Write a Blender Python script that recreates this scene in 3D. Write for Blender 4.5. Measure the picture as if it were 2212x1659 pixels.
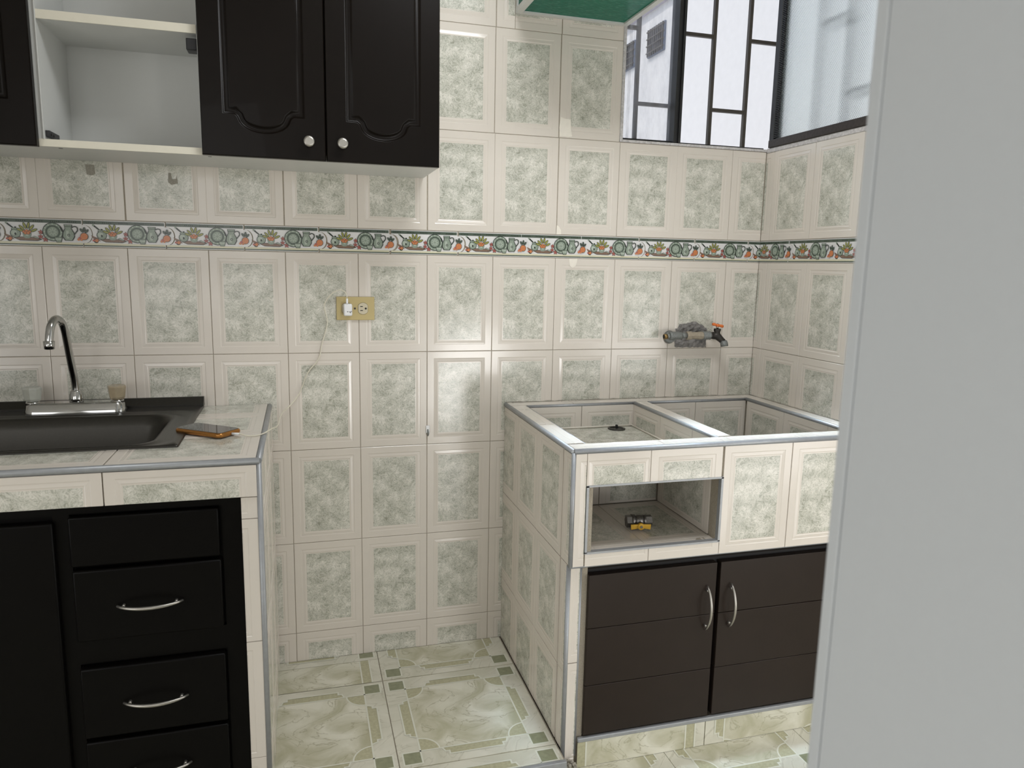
import bpy, bmesh, math, random
from mathutils import Matrix, Vector
random.seed(7)
S = bpy.context.scene
COL = S.collection
for o in list(bpy.data.objects): bpy.data.objects.remove(o)
R = math.radians

# ------------------------------------------------------------------ camera
CAM = Vector((-0.3627, -2.1866, 1.2138))
YAW, PITCH, ROLL = -0.2808, -0.1605, 0.02
cam_d = bpy.data.cameras.new('camera'); cam = bpy.data.objects.new('camera', cam_d); COL.objects.link(cam)
cam_d.sensor_fit = 'HORIZONTAL'; cam_d.sensor_width = 9.6
cam_d.lens = 9.6 * 1590.55 / 2212
cam_d.clip_start = 0.05; cam_d.clip_end = 100
cam_d.dof.use_dof = True; cam_d.dof.focus_distance = 2.3; cam_d.dof.aperture_fstop = 1.9
ca, sa = math.cos(YAW), math.sin(YAW); cb, sb = math.cos(PITCH), math.sin(PITCH); cc, sc = math.cos(ROLL), math.sin(ROLL)
Mr = Matrix(((ca, -sa, 0), (sa, ca, 0), (0, 0, 1))) @ Matrix(((1, 0, 0), (0, cb, -sb), (0, sb, cb))) @ Matrix(((cc, 0, -sc), (0, 1, 0), (sc, 0, cc)))
right, fwd, up = Mr.col[0], Mr.col[1], Mr.col[2]
m3 = Matrix((right, up, -fwd)).transposed()
cam.matrix_world = Matrix.Translation(CAM) @ m3.to_4x4()
S.camera = cam

# ------------------------------------------------------------------ light
S.view_settings.view_transform = 'Standard'; S.view_settings.look = 'None'
S.view_settings.gamma = 1.0; S.view_settings.use_curve_mapping = False
S.view_settings.exposure = 0.50
w = bpy.data.worlds.new('world'); S.world = w; w.use_nodes = True
wn = w.node_tree; wn.nodes.clear()
wo = wn.nodes.new('ShaderNodeOutputWorld'); wb = wn.nodes.new('ShaderNodeBackground'); sk = wn.nodes.new('ShaderNodeTexSky')
sk.sky_type = 'NISHITA'; sk.sun_disc = False; sk.sun_elevation = R(55); sk.sun_rotation = R(-60); sk.air_density = 1.0; sk.dust_density = 2.5
wb.inputs[1].default_value = 0.12
wn.links.new(sk.outputs[0], wb.inputs[0]); wn.links.new(wb.outputs[0], wo.inputs[0])
sun_d = bpy.data.lights.new('sun', 'SUN'); sun_d.energy = 1.25; sun_d.angle = R(0.8); sun_d.color = (1, .95, .88)
sun = bpy.data.objects.new('sun', sun_d); COL.objects.link(sun)
sun.rotation_euler = Vector((0.5, 0.42, -0.95)).to_track_quat('-Z', 'Y').to_euler()
def area(name, loc, target, sx, sy, e, col):
    d = bpy.data.lights.new(name, 'AREA'); d.shape = 'RECTANGLE'; d.size = sx; d.size_y = sy; d.energy = e; d.color = col
    o = bpy.data.objects.new(name, d); COL.objects.link(o); o.location = loc
    o.rotation_euler = (Vector(target) - Vector(loc)).to_track_quat('-Z', 'Z').to_euler()
    return o
area('sunlit_floor_standin', (0.92, -3.5, 0.34), (0.5, -0.3, 0.6), 0.5, 0.75, 11, (1, .985, .97))  # low area lamp added in place of the sunlit floor inside the doorway
area('side_opening_daylight', (2.05, -1.75, 1.1), (0.7, -0.5, 0.7), 1.0, 1.8, 3.2, (1, .975, .955))
area('sink_front_fill', (1.40, -1.55, 0.6), (0.65, -0.6, 0.55), 0.5, 1.0, 3.3, (1, .98, .965))  # added fill lamp, no door stands here; brightens the sink front
area('near_wall_fill', (-1.82, -1.75, 0.65), (0.1, -1.9, 0.3), 1.3, 1.2, 8, (.98, .99, 1))  # added fill lamp in front of the left wall, brightens the near partition
area('rear_left_fill', (-1.1, -3.9, 1.5), (-0.5, 0, 1.4), 1.2, 1.4, 8, (.99, .99, 1))  # unseen fill lamp added to lift the left tiles and open cabinet bay
area('patio_skylight', (0.25, -1.0, 2.43), (0.40, -.75, 0), 0.6, 0.4, 11.5, (.95, .97, 1))
lw = area('light_well_sky', (0.68, -.48, 2.44), (0.68, -.48, 0), 0.85, 0.08, 1.05, (.66, .83, 1)); lw.rotation_euler = (0, 0, 0); lw.data.spread = R(16)

# ------------------------------------------------------------------ materials
def new_mat(name):
    m = bpy.data.materials.new(name); m.use_nodes = True
    n = m.node_tree.nodes; l = m.node_tree.links
    return m, n, l, n['Principled BSDF']
def plain(name, col, rough=.5, metal=0., spec=.5, bump=0., bscale=60, var=0., coat=0.):
    m, n, l, b = new_mat(name)
    b.inputs['Base Color'].default_value = (*col, 1); b.inputs['Roughness'].default_value = rough
    b.inputs['Metallic'].default_value = metal; b.inputs['Specular IOR Level'].default_value = spec
    b.inputs['Coat Weight'].default_value = coat
    tc = n.new('ShaderNodeTexCoord'); nz = n.new('ShaderNodeTexNoise'); nz.inputs['Scale'].default_value = bscale; nz.inputs['Detail'].default_value = 5
    l.new(tc.outputs['Object'], nz.inputs['Vector'])
    if var:
        mx = n.new('ShaderNodeMix'); mx.data_type = 'RGBA'
        mx.inputs[6].default_value = (*[c * (1 - var) for c in col], 1); mx.inputs[7].default_value = (*[min(1, c * (1 + var)) for c in col], 1)
        l.new(nz.outputs['Fac'], mx.inputs[0]); l.new(mx.outputs[2], b.inputs['Base Color'])
    if bump:
        bp = n.new('ShaderNodeBump'); bp.inputs['Strength'].default_value = bump; bp.inputs['Distance'].default_value = .002
        l.new(nz.outputs['Fac'], bp.inputs['Height']); l.new(bp.outputs[0], b.inputs['Normal'])
    return m
def ramp(n, stops):
    r = n.new('ShaderNodeValToRGB'); e = r.color_ramp.elements
    e[0].position, e[0].color = stops[0][0], (*stops[0][1], 1)
    e[1].position, e[1].color = stops[-1][0], (*stops[-1][1], 1)
    for p, c in stops[1:-1]:
        x = e.new(p); x.color = (*c, 1)
    return r
def marble_panel():
    m, n, l, b = new_mat('green_marbled_print')
    tc = n.new('ShaderNodeTexCoord'); oi = n.new('ShaderNodeObjectInfo')
    mu = n.new('ShaderNodeMath'); mu.operation = 'MULTIPLY'; mu.inputs[1].default_value = 3
    fl = n.new('ShaderNodeMath'); fl.operation = 'FLOOR'
    l.new(oi.outputs['Random'], mu.inputs[0]); l.new(mu.outputs[0], fl.inputs[0])
    ad = n.new('ShaderNodeVectorMath'); ad.operation = 'ADD'
    l.new(tc.outputs['Object'], ad.inputs[0]); l.new(fl.outputs[0], ad.inputs[1])
    a = n.new('ShaderNodeTexNoise'); a.inputs['Scale'].default_value = 24; a.inputs['Detail'].default_value = 4; a.inputs['Roughness'].default_value = .6
    c = n.new('ShaderNodeTexNoise'); c.inputs['Scale'].default_value = 52; c.inputs['Detail'].default_value = 4; c.inputs['Roughness'].default_value = .6; c.inputs['Distortion'].default_value = 3.2
    l.new(ad.outputs[0], a.inputs['Vector']); l.new(ad.outputs[0], c.inputs['Vector'])
    ra = ramp(n, [(.36, (.36, .36, .295)), (.5, (.52, .515, .44)), (.62, (.70, .675, .60))])
    rc = ramp(n, [(.36, (.22, .225, .17)), (.45, (.52, .515, .44)), (.50, (1, .97, .90)), (.55, (.53, .52, .45)), (.66, (.27, .275, .21))])
    l.new(a.outputs['Fac'], ra.inputs[0]); l.new(c.outputs['Fac'], rc.inputs[0])
    mx = n.new('ShaderNodeMix'); mx.data_type = 'RGBA'; mx.inputs[0].default_value = .36
    l.new(ra.outputs[0], mx.inputs[6]); l.new(rc.outputs[0], mx.inputs[7]); l.new(mx.outputs[2], b.inputs['Base Color'])
    b.inputs['Roughness'].default_value = .16
    bp = n.new('ShaderNodeBump'); bp.inputs['Strength'].default_value = .12; bp.inputs['Distance'].default_value = .001
    nz = n.new('ShaderNodeTexNoise'); nz.inputs['Scale'].default_value = 45; l.new(tc.outputs['Object'], nz.inputs['Vector'])
    l.new(nz.outputs['Fac'], bp.inputs['Height']); l.new(bp.outputs[0], b.inputs['Normal'])
    return m
def floor_marble(name, c0, c1, c2, vein, rough=.22):
    m, n, l, b = new_mat(name)
    tc = n.new('ShaderNodeTexCoord')
    a = n.new('ShaderNodeTexNoise'); a.inputs['Scale'].default_value = 9; a.inputs['Detail'].default_value = 6; a.inputs['Distortion'].default_value = .8
    v = n.new('ShaderNodeTexNoise'); v.inputs['Scale'].default_value = 9.0; v.inputs['Detail'].default_value = 7; v.inputs['Distortion'].default_value = 1.6
    l.new(tc.outputs['Object'], a.inputs['Vector']); l.new(tc.outputs['Object'], v.inputs['Vector'])
    r = ramp(n, [(.34, c0), (.5, c1), (.64, c2)]); l.new(a.outputs['Fac'], r.inputs[0])
    rv = ramp(n, [(.485, (0, 0, 0)), (.5, (1, 1, 1)), (.515, (0, 0, 0))]); l.new(v.outputs['Fac'], rv.inputs[0])
    k = n.new('ShaderNodeMath'); k.operation = 'MULTIPLY'; l.new(rv.outputs[0], k.inputs[0]); l.new(a.outputs['Fac'], k.inputs[1])
    mx = n.new('ShaderNodeMix'); mx.data_type = 'RGBA'; l.new(k.outputs[0], mx.inputs[0])
    l.new(r.outputs[0], mx.inputs[6]); mx.inputs[7].default_value = (*vein, 1); l.new(mx.outputs[2], b.inputs['Base Color'])
    b.inputs['Roughness'].default_value = rough
    return m
M = {}
M['glaze'] = plain('cream_glaze', (.69, .635, .565), .15, bump=.05, bscale=25, var=.02)
M['panel'] = marble_panel()
M['grout'] = plain('dirty_grout', (.34, .30, .235), .9, bump=.5, bscale=300, var=.3)
M['plaster'] = plain('white_plaster', (.74, .72, .68), .8, bump=.3, bscale=80, var=.06)
M['rough_edge'] = plain('flaking_plaster', (.55, .53, .52), .9, bump=.9, bscale=160, var=.5)
M['wallpaint'] = plain('grey_white_paint', (.62, .645, .665), .55, bump=.12, bscale=140, var=.015)
M['trim'] = plain('aluminium_trim', (.33, .34, .35), .42, metal=.35, bump=.1, bscale=90, var=.12)
M['black'] = plain('black_brown_lacquer', (.0060, .0042, .0031), .34, spec=.13, coat=.03, bump=.03, bscale=30, var=.15)
M['blackbase'] = plain('black_lacquer', (.0026, .0022, .0019), .36, spec=.10, bump=.03, bscale=30, var=.15)
M['brown'] = plain('dark_brown_lacquer', (.022, .015, .0115), .34, spec=.22, bump=.05, bscale=22, var=.15)
M['hole'] = plain('dark_interior', (.006, .005, .005), .7)
M['melamine'] = plain('white_melamine', (.64, .645, .62), .45, var=.03, bscale=14)
M['edgeband'] = plain('cream_edge_band', (.74, .70, .58), .4, var=.03)
M['knob'] = plain('brushed_nickel', (.44, .42, .38), .36, metal=.9, bump=.1, bscale=200, var=.1)
M['chrome'] = plain('chrome', (.50, .50, .49), .10, metal=1., var=.05)
M['steel'] = plain('dull_stainless_steel', (.058, .055, .049), .33, metal=.85, bump=.05, bscale=200, var=.1)
M['blackplastic'] = plain('black_plastic', (.012, .012, .014), .4)
M['whiteplastic'] = plain('white_plastic', (.80, .80, .80), .3)
M['cable'] = plain('cream_rubber_cable', (.70, .66, .54), .45)
M['outlet'] = plain('mustard_plate', (.50, .40, .18), .35, var=.05, bscale=30)
M['ivory'] = plain('ivory_receptacle', (.56, .50, .36), .35)
M['copper'] = plain('copper_phone_case', (.42, .19, .05), .25, metal=.75, var=.08)
M['screen'] = plain('phone_glass', (.02, .02, .022), .04)
M['orange'] = plain('orange_handle_plastic', (.72, .17, .03), .4, var=.15)
M['yellow'] = plain('yellow_handle_enamel', (.62, .36, .03), .3, var=.2)
M['pipe'] = plain('limed_galvanised_pipe', (.22, .23, .22), .55, metal=.5, bump=.6, bscale=220, var=.45)
M['pvc'] = plain('stained_beige_fitting', (.33, .28, .21), .6, bump=.5, bscale=200, var=.35)
M['brass'] = plain('aged_brass', (.30, .20, .08), .35, metal=.8, var=.3)
M['darkmetal'] = plain('dark_bronze_metal', (.05, .045, .04), .4, metal=.7, var=.3)
M['valvemetal'] = plain('valve_nickel', (.22, .21, .20), .32, metal=.85, bump=.2, bscale=260, var=.3)
M['mortar'] = plain('raw_mortar', (.20, .19, .18), .95, bump=1.0, bscale=110, var=.95)
M['winframe'] = plain('dark_steel_frame', (.018, .018, .018), .45, var=.4)
M['winrust'] = plain('rusty_dark_frame', (.035, .027, .022), .5, bump=.3, bscale=120, var=.6)
M['grille'] = plain('brown_grille_paint', (.06, .052, .042), .5, var=.2)
M['extwall'] = plain('white_exterior_render', (.80, .82, .83), .9, bump=.3, bscale=20, var=.05)
M['eave'] = plain('lilac_grey_eave', (.50, .48, .58), .9)
M['extwin'] = plain('blue_grey_barred_opening', (.10, .13, .20), .6, var=.4, bscale=40)
M['floorbase'] = floor_marble('floor_marble', (.44, .42, .29), (.60, .58, .46), (.72, .70, .59), (.25, .225, .13))
M['floorborder'] = floor_marble('floor_border_marble', (.56, .545, .44), (.63, .61, .51), (.68, .66, .56), (.40, .38, .29))
M['floorstrip'] = plain('floor_mottled_strip', (.44, .42, .28), .25, var=.26, bscale=140)
M['floordark'] = plain('floor_green_square', (.25, .26, .165), .25, var=.3, bscale=70)
M['floorline'] = plain('floor_ivory_line', (.68, .68, .58), .25)
M['tape'] = plain('old_masking_tape', (.80, .75, .66), .6, var=.08)
M['residue'] = plain('glue_residue', (.30, .28, .23), .6, var=.4, bscale=250)
# border print colours
M['bwhite'] = plain('border_white_glaze', (.72, .71, .70), .14)
M['bgreen'] = plain('border_dark_green_ink', (.075, .10, .075), .2, var=.35, bscale=500)
M['bdark'] = plain('border_black_green_ink', (.02, .03, .02), .2)
M['bsage'] = plain('border_sage_ink', (.26, .31, .25), .2, var=.35, bscale=300)
M['bsage2'] = plain('border_light_sage_ink', (.42, .47, .40), .2, var=.2, bscale=300)
M['borange'] = plain('border_orange_ink', (.56, .20, .08), .2, var=.3, bscale=400)
M['bred'] = plain('border_rose_ink', (.42, .12, .10), .2, var=.3, bscale=400)
M['bleaf'] = plain('border_olive_ink', (.30, .30, .08), .2, var=.4, bscale=400)
M['bbrown'] = plain('border_brown_ink', (.22, .14, .10), .2, var=.4, bscale=300)
M['bcream'] = plain('border_cream_ink', (.66, .63, .46), .2)
def acrylic():
    m, n, l, b = new_mat('green_textured_acrylic')
    tc = n.new('ShaderNodeTexCoord'); mp = n.new('ShaderNodeMapping'); mp.inputs['Scale'].default_value = (1, 3.2, 1); mp.inputs['Rotation'].default_value = (0, 0, R(55))
    nz = n.new('ShaderNodeTexNoise'); nz.inputs['Scale'].default_value = 70; nz.inputs['Detail'].default_value = 4
    l.new(tc.outputs['Object'], mp.inputs[0]); l.new(mp.outputs[0], nz.inputs['Vector'])
    r = ramp(n, [(.35, (.0, .13, .085)), (.58, (.015, .26, .18)), (.72, (.20, .50, .40))]); l.new(nz.outputs['Fac'], r.inputs[0]); l.new(r.outputs[0], b.inputs['Base Color'])
    b.inputs['Roughness'].default_value = .3
    tr = n.new('ShaderNodeBsdfTranslucent'); tr.inputs[0].default_value = (.0, .42, .28, 1)
    mx = n.new('ShaderNodeMixShader'); mx.inputs[0].default_value = .45
    l.new(b.outputs[0], mx.inputs[1]); l.new(tr.outputs[0], mx.inputs[2]); l.new(mx.outputs[0], n['Material Output'].inputs[0])
    bp = n.new('ShaderNodeBump'); bp.inputs['Strength'].default_value = .5; bp.inputs['Distance'].default_value = .002
    l.new(nz.outputs['Fac'], bp.inputs['Height']); l.new(bp.outputs[0], b.inputs['Normal'])
    return m
M['acrylic'] = acrylic()
def glass(name, rough, tint, mixw, bump_scale=0, strength=.4, dirt=0.):
    # thin pane: refraction-free sheet with rough glossy part, so daylight passes
    m, n, l, b = new_mat(name)
    out = n['Material Output']
    tc = n.new('ShaderNodeTexCoord')
    b.inputs['Base Color'].default_value = (*tint, 1); b.inputs['Transmission Weight'].default_value = 1; b.inputs['Roughness'].default_value = rough; b.inputs['IOR'].default_value = 1.3
    if bump_scale:
        mp = n.new('ShaderNodeMapping'); mp.inputs['Rotation'].default_value = (R(38), 0, 0)
        l.new(tc.outputs['Object'], mp.inputs[0])
        w1 = n.new('ShaderNodeTexWave'); w1.bands_direction = 'Y'; w1.inputs['Scale'].default_value = bump_scale
        w2 = n.new('ShaderNodeTexWave'); w2.bands_direction = 'Z'; w2.inputs['Scale'].default_value = bump_scale
        l.new(mp.outputs[0], w1.inputs['Vector']); l.new(mp.outputs[0], w2.inputs['Vector'])
        ad = n.new('ShaderNodeMath'); ad.operation = 'ADD'; l.new(w1.outputs['Fac'], ad.inputs[0]); l.new(w2.outputs['Fac'], ad.inputs[1])
        bp = n.new('ShaderNodeBump'); bp.inputs['Strength'].default_value = strength; bp.inputs['Distance'].default_value = .002
        l.new(ad.outputs[0], bp.inputs['Height']); l.new(bp.outputs[0], b.inputs['Normal'])
    src = b.outputs[0]
    if bump_scale:
        df = n.new('ShaderNodeBsdfTranslucent'); df.inputs[0].default_value = (.86, .97, .97, 1)
        mx = n.new('ShaderNodeMixShader'); mx.inputs[0].default_value = .15
        l.new(b.outputs[0], mx.inputs[1]); l.new(df.outputs[0], mx.inputs[2]); l.new(bp.outputs[0], df.inputs['Normal']); src = mx.outputs[0]
    if dirt:
        df = n.new('ShaderNodeBsdfTranslucent'); df.inputs[0].default_value = (.88, .92, .98, 1)
        tr = n.new('ShaderNodeBsdfTransparent'); tr.inputs[0].default_value = (1, 1, 1, 1)
        nz = n.new('ShaderNodeTexNoise'); nz.inputs['Scale'].default_value = 25; nz.inputs['Detail'].default_value = 8; nz.inputs['Roughness'].default_value = .8
        mp = n.new('ShaderNodeMapping'); mp.inputs['Scale'].default_value = (1, 1, .25); l.new(tc.outputs['Object'], mp.inputs[0]); l.new(mp.outputs[0], nz.inputs['Vector'])
        r = ramp(n, [(.42, (.04, .04, .04)), (.75, (dirt, dirt, dirt))]); l.new(nz.outputs['Fac'], r.inputs[0])
        mx = n.new('ShaderNodeMixShader'); l.new(r.outputs[0], mx.inputs[0]); l.new(tr.outputs[0], mx.inputs[1]); l.new(df.outputs[0], mx.inputs[2])
        gl = n.new('ShaderNodeBsdfGlossy'); gl.inputs['Roughness'].default_value = .05
        m2 = n.new('ShaderNodeMixShader'); m2.inputs[0].default_value = .05; l.new(mx.outputs[0], m2.inputs[1]); l.new(gl.outputs[0], m2.inputs[2])
        src = m2.outputs[0]
    l.new(src, out.inputs[0])
    return m
M['glassclear'] = glass('dirty_clear_glass', 0, (1, 1, 1), 0, dirt=.28)
M['glasstex'] = glass('textured_glass', .12, (.95, 1, .99), 0, bump_scale=60, strength=.14)
for k_, nm_, c_ in (('knobplastic', 'clear_acrylic_knob', (.78, .79, .72)), ('knobamber', 'yellowed_acrylic_knob', (.66, .56, .40))):
    M[k_] = plain(nm_, c_, .18, var=.15, bscale=60)
    M[k_].node_tree.nodes['Principled BSDF'].inputs['Transmission Weight'].default_value = .6

# ------------------------------------------------------------------ helpers
class B:
    def __init__(s): s.bm = bmesh.new()
    def box(s, x0, x1, y0, y1, z0, z1, mi=0, bev=0.):
        r = bmesh.ops.create_cube(s.bm, size=1)
        for v in r['verts']:
            v.co = Vector(((x0 + x1) / 2 + v.co.x * (x1 - x0), (y0 + y1) / 2 + v.co.y * (y1 - y0), (z0 + z1) / 2 + v.co.z * (z1 - z0)))
        fs = set(f for v in r['verts'] for f in v.link_faces)
        for f in fs: f.material_index = mi
        if bev:
            es = list(set(e for v in r['verts'] for e in v.link_edges))
            rr = bmesh.ops.bevel(s.bm, geom=es, offset=bev, segments=2, affect='EDGES', profile=.5)
            for f in rr['faces']: f.material_index = mi; f.smooth = True
        return s
    def tube(s, pts, rad, seg=10, mi=0, cap=True, smooth=True):
        pts = [Vector(p) for p in pts]; n = len(pts)
        rad = rad if isinstance(rad, (list, tuple)) else [rad] * n
        rings = []; prev = None
        for i, p in enumerate(pts):
            t = (pts[min(i + 1, n - 1)] - pts[max(i - 1, 0)]).normalized()
            if prev is None:
                a = Vector((0, 0, 1)) if abs(t.z) < .9 else Vector((1, 0, 0)); nx = t.cross(a).normalized()
            else:
                nx = (prev - t * prev.dot(t)).normalized()
            prev = nx; ny = t.cross(nx)
            rings.append([s.bm.verts.new(p + (nx * math.cos(2 * math.pi * k / seg) + ny * math.sin(2 * math.pi * k / seg)) * rad[i]) for k in range(seg)])
        for a, b in zip(rings, rings[1:]):
            for k in range(seg):
                f = s.bm.faces.new((a[k], a[(k + 1) % seg], b[(k + 1) % seg], b[k])); f.material_index = mi; f.smooth = smooth
        if cap:
            for rg, fl in ((rings[0], True), (rings[-1], False)):
                f = s.bm.faces.new(rg[::-1] if fl else rg); f.material_index = mi
        return s
    def lathe(s, prof, c=(0, 0, 0), axis='Z', seg=20, mi=0, smooth=True):
        rings = []
        for r, h in prof:
            rg = []
            for k in range(seg):
                a = 2 * math.pi * k / seg; x, y = r * math.cos(a), r * math.sin(a)
                p = {'Z': (x, y, h), 'Y': (x, h, y), 'X': (h, x, y)}[axis]
                rg.append(s.bm.verts.new(Vector(c) + Vector(p)))
            rings.append(rg)
        for a, b in zip(rings, rings[1:]):
            for k in range(seg):
                f = s.bm.faces.new((a[k], a[(k + 1) % seg], b[(k + 1) % seg], b[k])); f.material_index = mi; f.smooth = smooth
        for rg in (rings[0], rings[-1]):
            f = s.bm.faces.new(rg); f.material_index = mi
        return s
    def poly(s, pts, mi=0):
        f = s.bm.faces.new([s.bm.verts.new(p) for p in pts]); f.material_index = mi; return s
    def prism(s, pts, z0, z1, axis='Z', mi=0):
        P = {'Z': lambda a, b, c: (a, b, c), 'Y': lambda a, b, c: (a, c, b), 'X': lambda a, b, c: (c, a, b)}[axis]
        lo = [s.bm.verts.new(P(a, b, z0)) for a, b in pts]; hi = [s.bm.verts.new(P(a, b, z1)) for a, b in pts]; n = len(pts)
        fs = [s.bm.faces.new(lo[::-1]), s.bm.faces.new(hi)] + [s.bm.faces.new((lo[i], lo[(i + 1) % n], hi[(i + 1) % n], hi[i])) for i in range(n)]
        for f in fs: f.material_index = mi
        return s
    def mesh(s, name, mats, fix=True):
        if fix: bmesh.ops.recalc_face_normals(s.bm, faces=s.bm.faces)
        me = bpy.data.meshes.new(name); s.bm.to_mesh(me); s.bm.free()
        for k in (mats if isinstance(mats, (list, tuple)) else [mats]): me.materials.append(M[k])
        return me
    def obj(s, name, mats, parent=None, label=None, cat=None, group=None, kind=None, origin=None, fix=True):
        if origin is not None:
            bmesh.ops.translate(s.bm, verts=s.bm.verts, vec=-Vector(origin))
        return link(name, s.mesh(name, mats, fix), parent, label, cat, group, kind, origin)
def link(name, me, parent=None, label=None, cat=None, group=None, kind=None, loc=None, mat=None):
    o = bpy.data.objects.new(name, me); COL.objects.link(o)
    if loc is not None: o.location = loc
    if mat is not None: o.matrix_world = mat
    if parent is not None:
        o.parent = parent
        # parents are axis aligned and unscaled: keep world placement
        pl = Vector((0, 0, 0)); q = parent
        while q is not None: pl += q.location; q = q.parent
        o.location = o.location - pl
    for k, v in (('label', label), ('category', cat), ('group', group), ('kind', kind)):
        if v: o[k] = v
    return o
def thing(name, loc, label, cat, group=None):
    return link(name, None, None, label, cat, group, None, loc)

# tile frames: world point of plane coords (a,b) with outward normal
FR = {
    'back':  (lambda a, b, c: (a, c, b), Matrix(((1, 0, 0), (0, 0, -1), (0, 1, 0)))),       # X->x Y->z Z->-y
    'left_facing': (lambda a, b, c: (c, -a, b), Matrix(((0, 0, -1), (-1, 0, 0), (0, 1, 0)))),  # a=-y, normal -x
    'right_facing': (lambda a, b, c: (c, a, b), Matrix(((0, 0, 1), (1, 0, 0), (0, 1, 0)))),   # a=y, normal +x
    'top': (lambda a, b, c: (a, b, c), Matrix.Identity(3)),
}
TILE_CACHE = {}
RINGS = [(0, -.0060), (0, -.0008), (.0010, 0), (.0200, 0), (.0218, -.0008), (.0242, -.00065), (.0300, 0), (.0318, -.00065), (.0345, -.0006)]
def tile_mesh(W, H, clip, pm=1):
    key = (pm, round(W, 4), round(H, 4), tuple(round(c, 4) for c in clip))
    if key in TILE_CACHE: return TILE_CACHE[key]
    bm = bmesh.new(); prev = None
    for ins, z in RINGS:
        x, y = W / 2 - ins, H / 2 - ins
        ring = [bm.verts.new(p) for p in ((-x, -y, z), (x, -y, z), (x, y, z), (-x, y, z))]
        if prev:
            for k in range(4): bm.faces.new((prev[k], prev[(k + 1) % 4], ring[(k + 1) % 4], ring[k]))
        prev = ring
    f = bm.faces.new(prev); f.material_index = pm
    c0, c1, d0, d1 = clip
    for co, no in (((c0, 0, 0), (-1, 0, 0)), ((c1, 0, 0), (1, 0, 0)), ((0, d0, 0), (0, -1, 0)), ((0, d1, 0), (0, 1, 0))):
        bmesh.ops.bisect_plane(bm, geom=bm.verts[:] + bm.edges[:] + bm.faces[:], plane_co=co, plane_no=no, clear_outer=True, dist=1e-5)
    # close the cut sides so each piece has thickness
    be = [e for e in bm.edges if e.is_boundary and max(v.co.z for v in e.verts) > -.0055]
    if be:
        r = bmesh.ops.extrude_edge_only(bm, edges=be)
        for v in r['geom']:
            if isinstance(v, bmesh.types.BMVert): v.co.z = -.006
    me = bpy.data.meshes.new('tile'); bm.to_mesh(me); bm.free()
    me.materials.append(M['glaze']); me.materials.append(M['panel'])
    TILE_CACHE[key] = me
    return me
G = .0008
def tile(parent, fr, c, a0, a1, b0, b1, pa=None, pb=None, W=.2, H=.2863, rot=False, name='tile'):
    """visible piece [a0,a1]x[b0,b1] of a printed tile whose pattern starts at (pa,pb) on plane frame fr at depth c"""
    if name == 'ledge_tile' and not rot: pa, W = a0, a1 - a0
    if pa is None: pa = a0
    if pb is None: pb = b0
    f, rm = FR[fr]
    w_, h_ = (H, W) if rot else (W, H)
    ca_, cb_ = pa + w_ / 2, pb + h_ / 2
    cl = (max(a0 + G, pa + G) - ca_, min(a1 - G, pa + w_ - G) - ca_, max(b0 + G, pb + G) - cb_, min(b1 - G, pb + h_ - G) - cb_)
    if cl[1] - cl[0] < .004 or cl[3] - cl[2] < .004: return None
    if rot: lm = (cl[2], cl[3], -cl[1], -cl[0])      # local x = plane b, local y = -plane a
    else: lm = cl
    me = tile_mesh(W - 2 * G, H - 2 * G, lm, 0 if name == 'ledge_tile' else 1)
    r3 = rm.copy()
    if rot: r3 = rm @ Matrix(((0, -1, 0), (1, 0, 0), (0, 0, 1)))
    # tiny lippage so joints catch light differently
    t = Matrix.Rotation(random.uniform(-.0022, .0022), 3, 'X') @ Matrix.Rotation(random.uniform(-.003, .003), 3, 'Y')
    m4 = Matrix.Translation(Vector(f(ca_, cb_, c))) @ (r3 @ t).to_4x4()
    return link(name, me, parent, mat=m4)

ROWS = [(0, .092), (.092, .3783), (.3783, .6646), (.6646, .9509), (.9509, 1.2372), None, (1.308, 1.595), (1.595, 1.889), (1.889, 2.183)]
XR = 1.1236

# ------------------------------------------------------------------ structure
# back wall with the window opening
b = B()
b.box(-1.9, .607, .002, .14, -.05, 2.45); b.box(.607, 1.30, .002, .14, -.05, 1.600); b.box(.607, 1.30, .002, .14, 2.25, 2.45)
wall_back = b.obj('wall_back', 'grout', None, 'back wall of cream tiles with green marbled centres and a fruit border', 'wall', kind='structure')
b = B()
b.box(XR + .002, XR + .12, -.70, .002, -.05, 1.590); b.box(XR + .002, XR + .12, -.70, .002, 2.25, 2.45)
wall_right = b.obj('wall_right', 'grout', None, 'short tiled right wall below the textured glass window', 'wall', kind='structure')
b = B(); b.box(-2.02, -1.9, -4.3, .14, -.05, 2.45)
b.obj('wall_left', 'plaster', None, 'plain white left wall out of view', 'wall', kind='structure')
b = B(); b.box(-1.9, .55, -4.3, -4.2, -.05, 2.45); b.box(1.55, 2.6, -4.3, -4.2, -.05, 2.45); b.box(.55, 1.55, -4.3, -4.2, 2.1, 2.45)
b.obj('wall_front', 'plaster', None, 'plain wall with a doorway behind the camera', 'wall', kind='structure')
b = B(); b.box(XR + .12, 2.6, -.70, -.58, -.05, 2.45); b.box(2.6, 2.7, -4.3, -.58, -.05, 2.45)
b.obj('wall_far_right', 'plaster', None, 'plain wall of the passage beyond the sink', 'wall', kind='structure')
b = B(); b.box(-2.02, 2.7, -4.3, .14, 2.45, 2.57)
b.obj('ceiling', 'plaster', None, 'white ceiling', 'ceiling', kind='structure')
# near partition at the right edge
b = B()
x0, x1, y0, y1 = .0225, .15, -3.0, -1.735
b.box(x0 + .0012, x1, y0, -1.7475, -.05, 2.45); b.box(x0 + .003, x1, -1.7480, -1.7460, -.05, 2.45)
b.box(x0, x1, -1.7465, y1, -.05, 2.45, bev=.0012)
b.obj('wall_near_right', 'wallpaint', None, 'smooth pale grey wall end filling the right edge of the view', 'wall', kind='structure')

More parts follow.
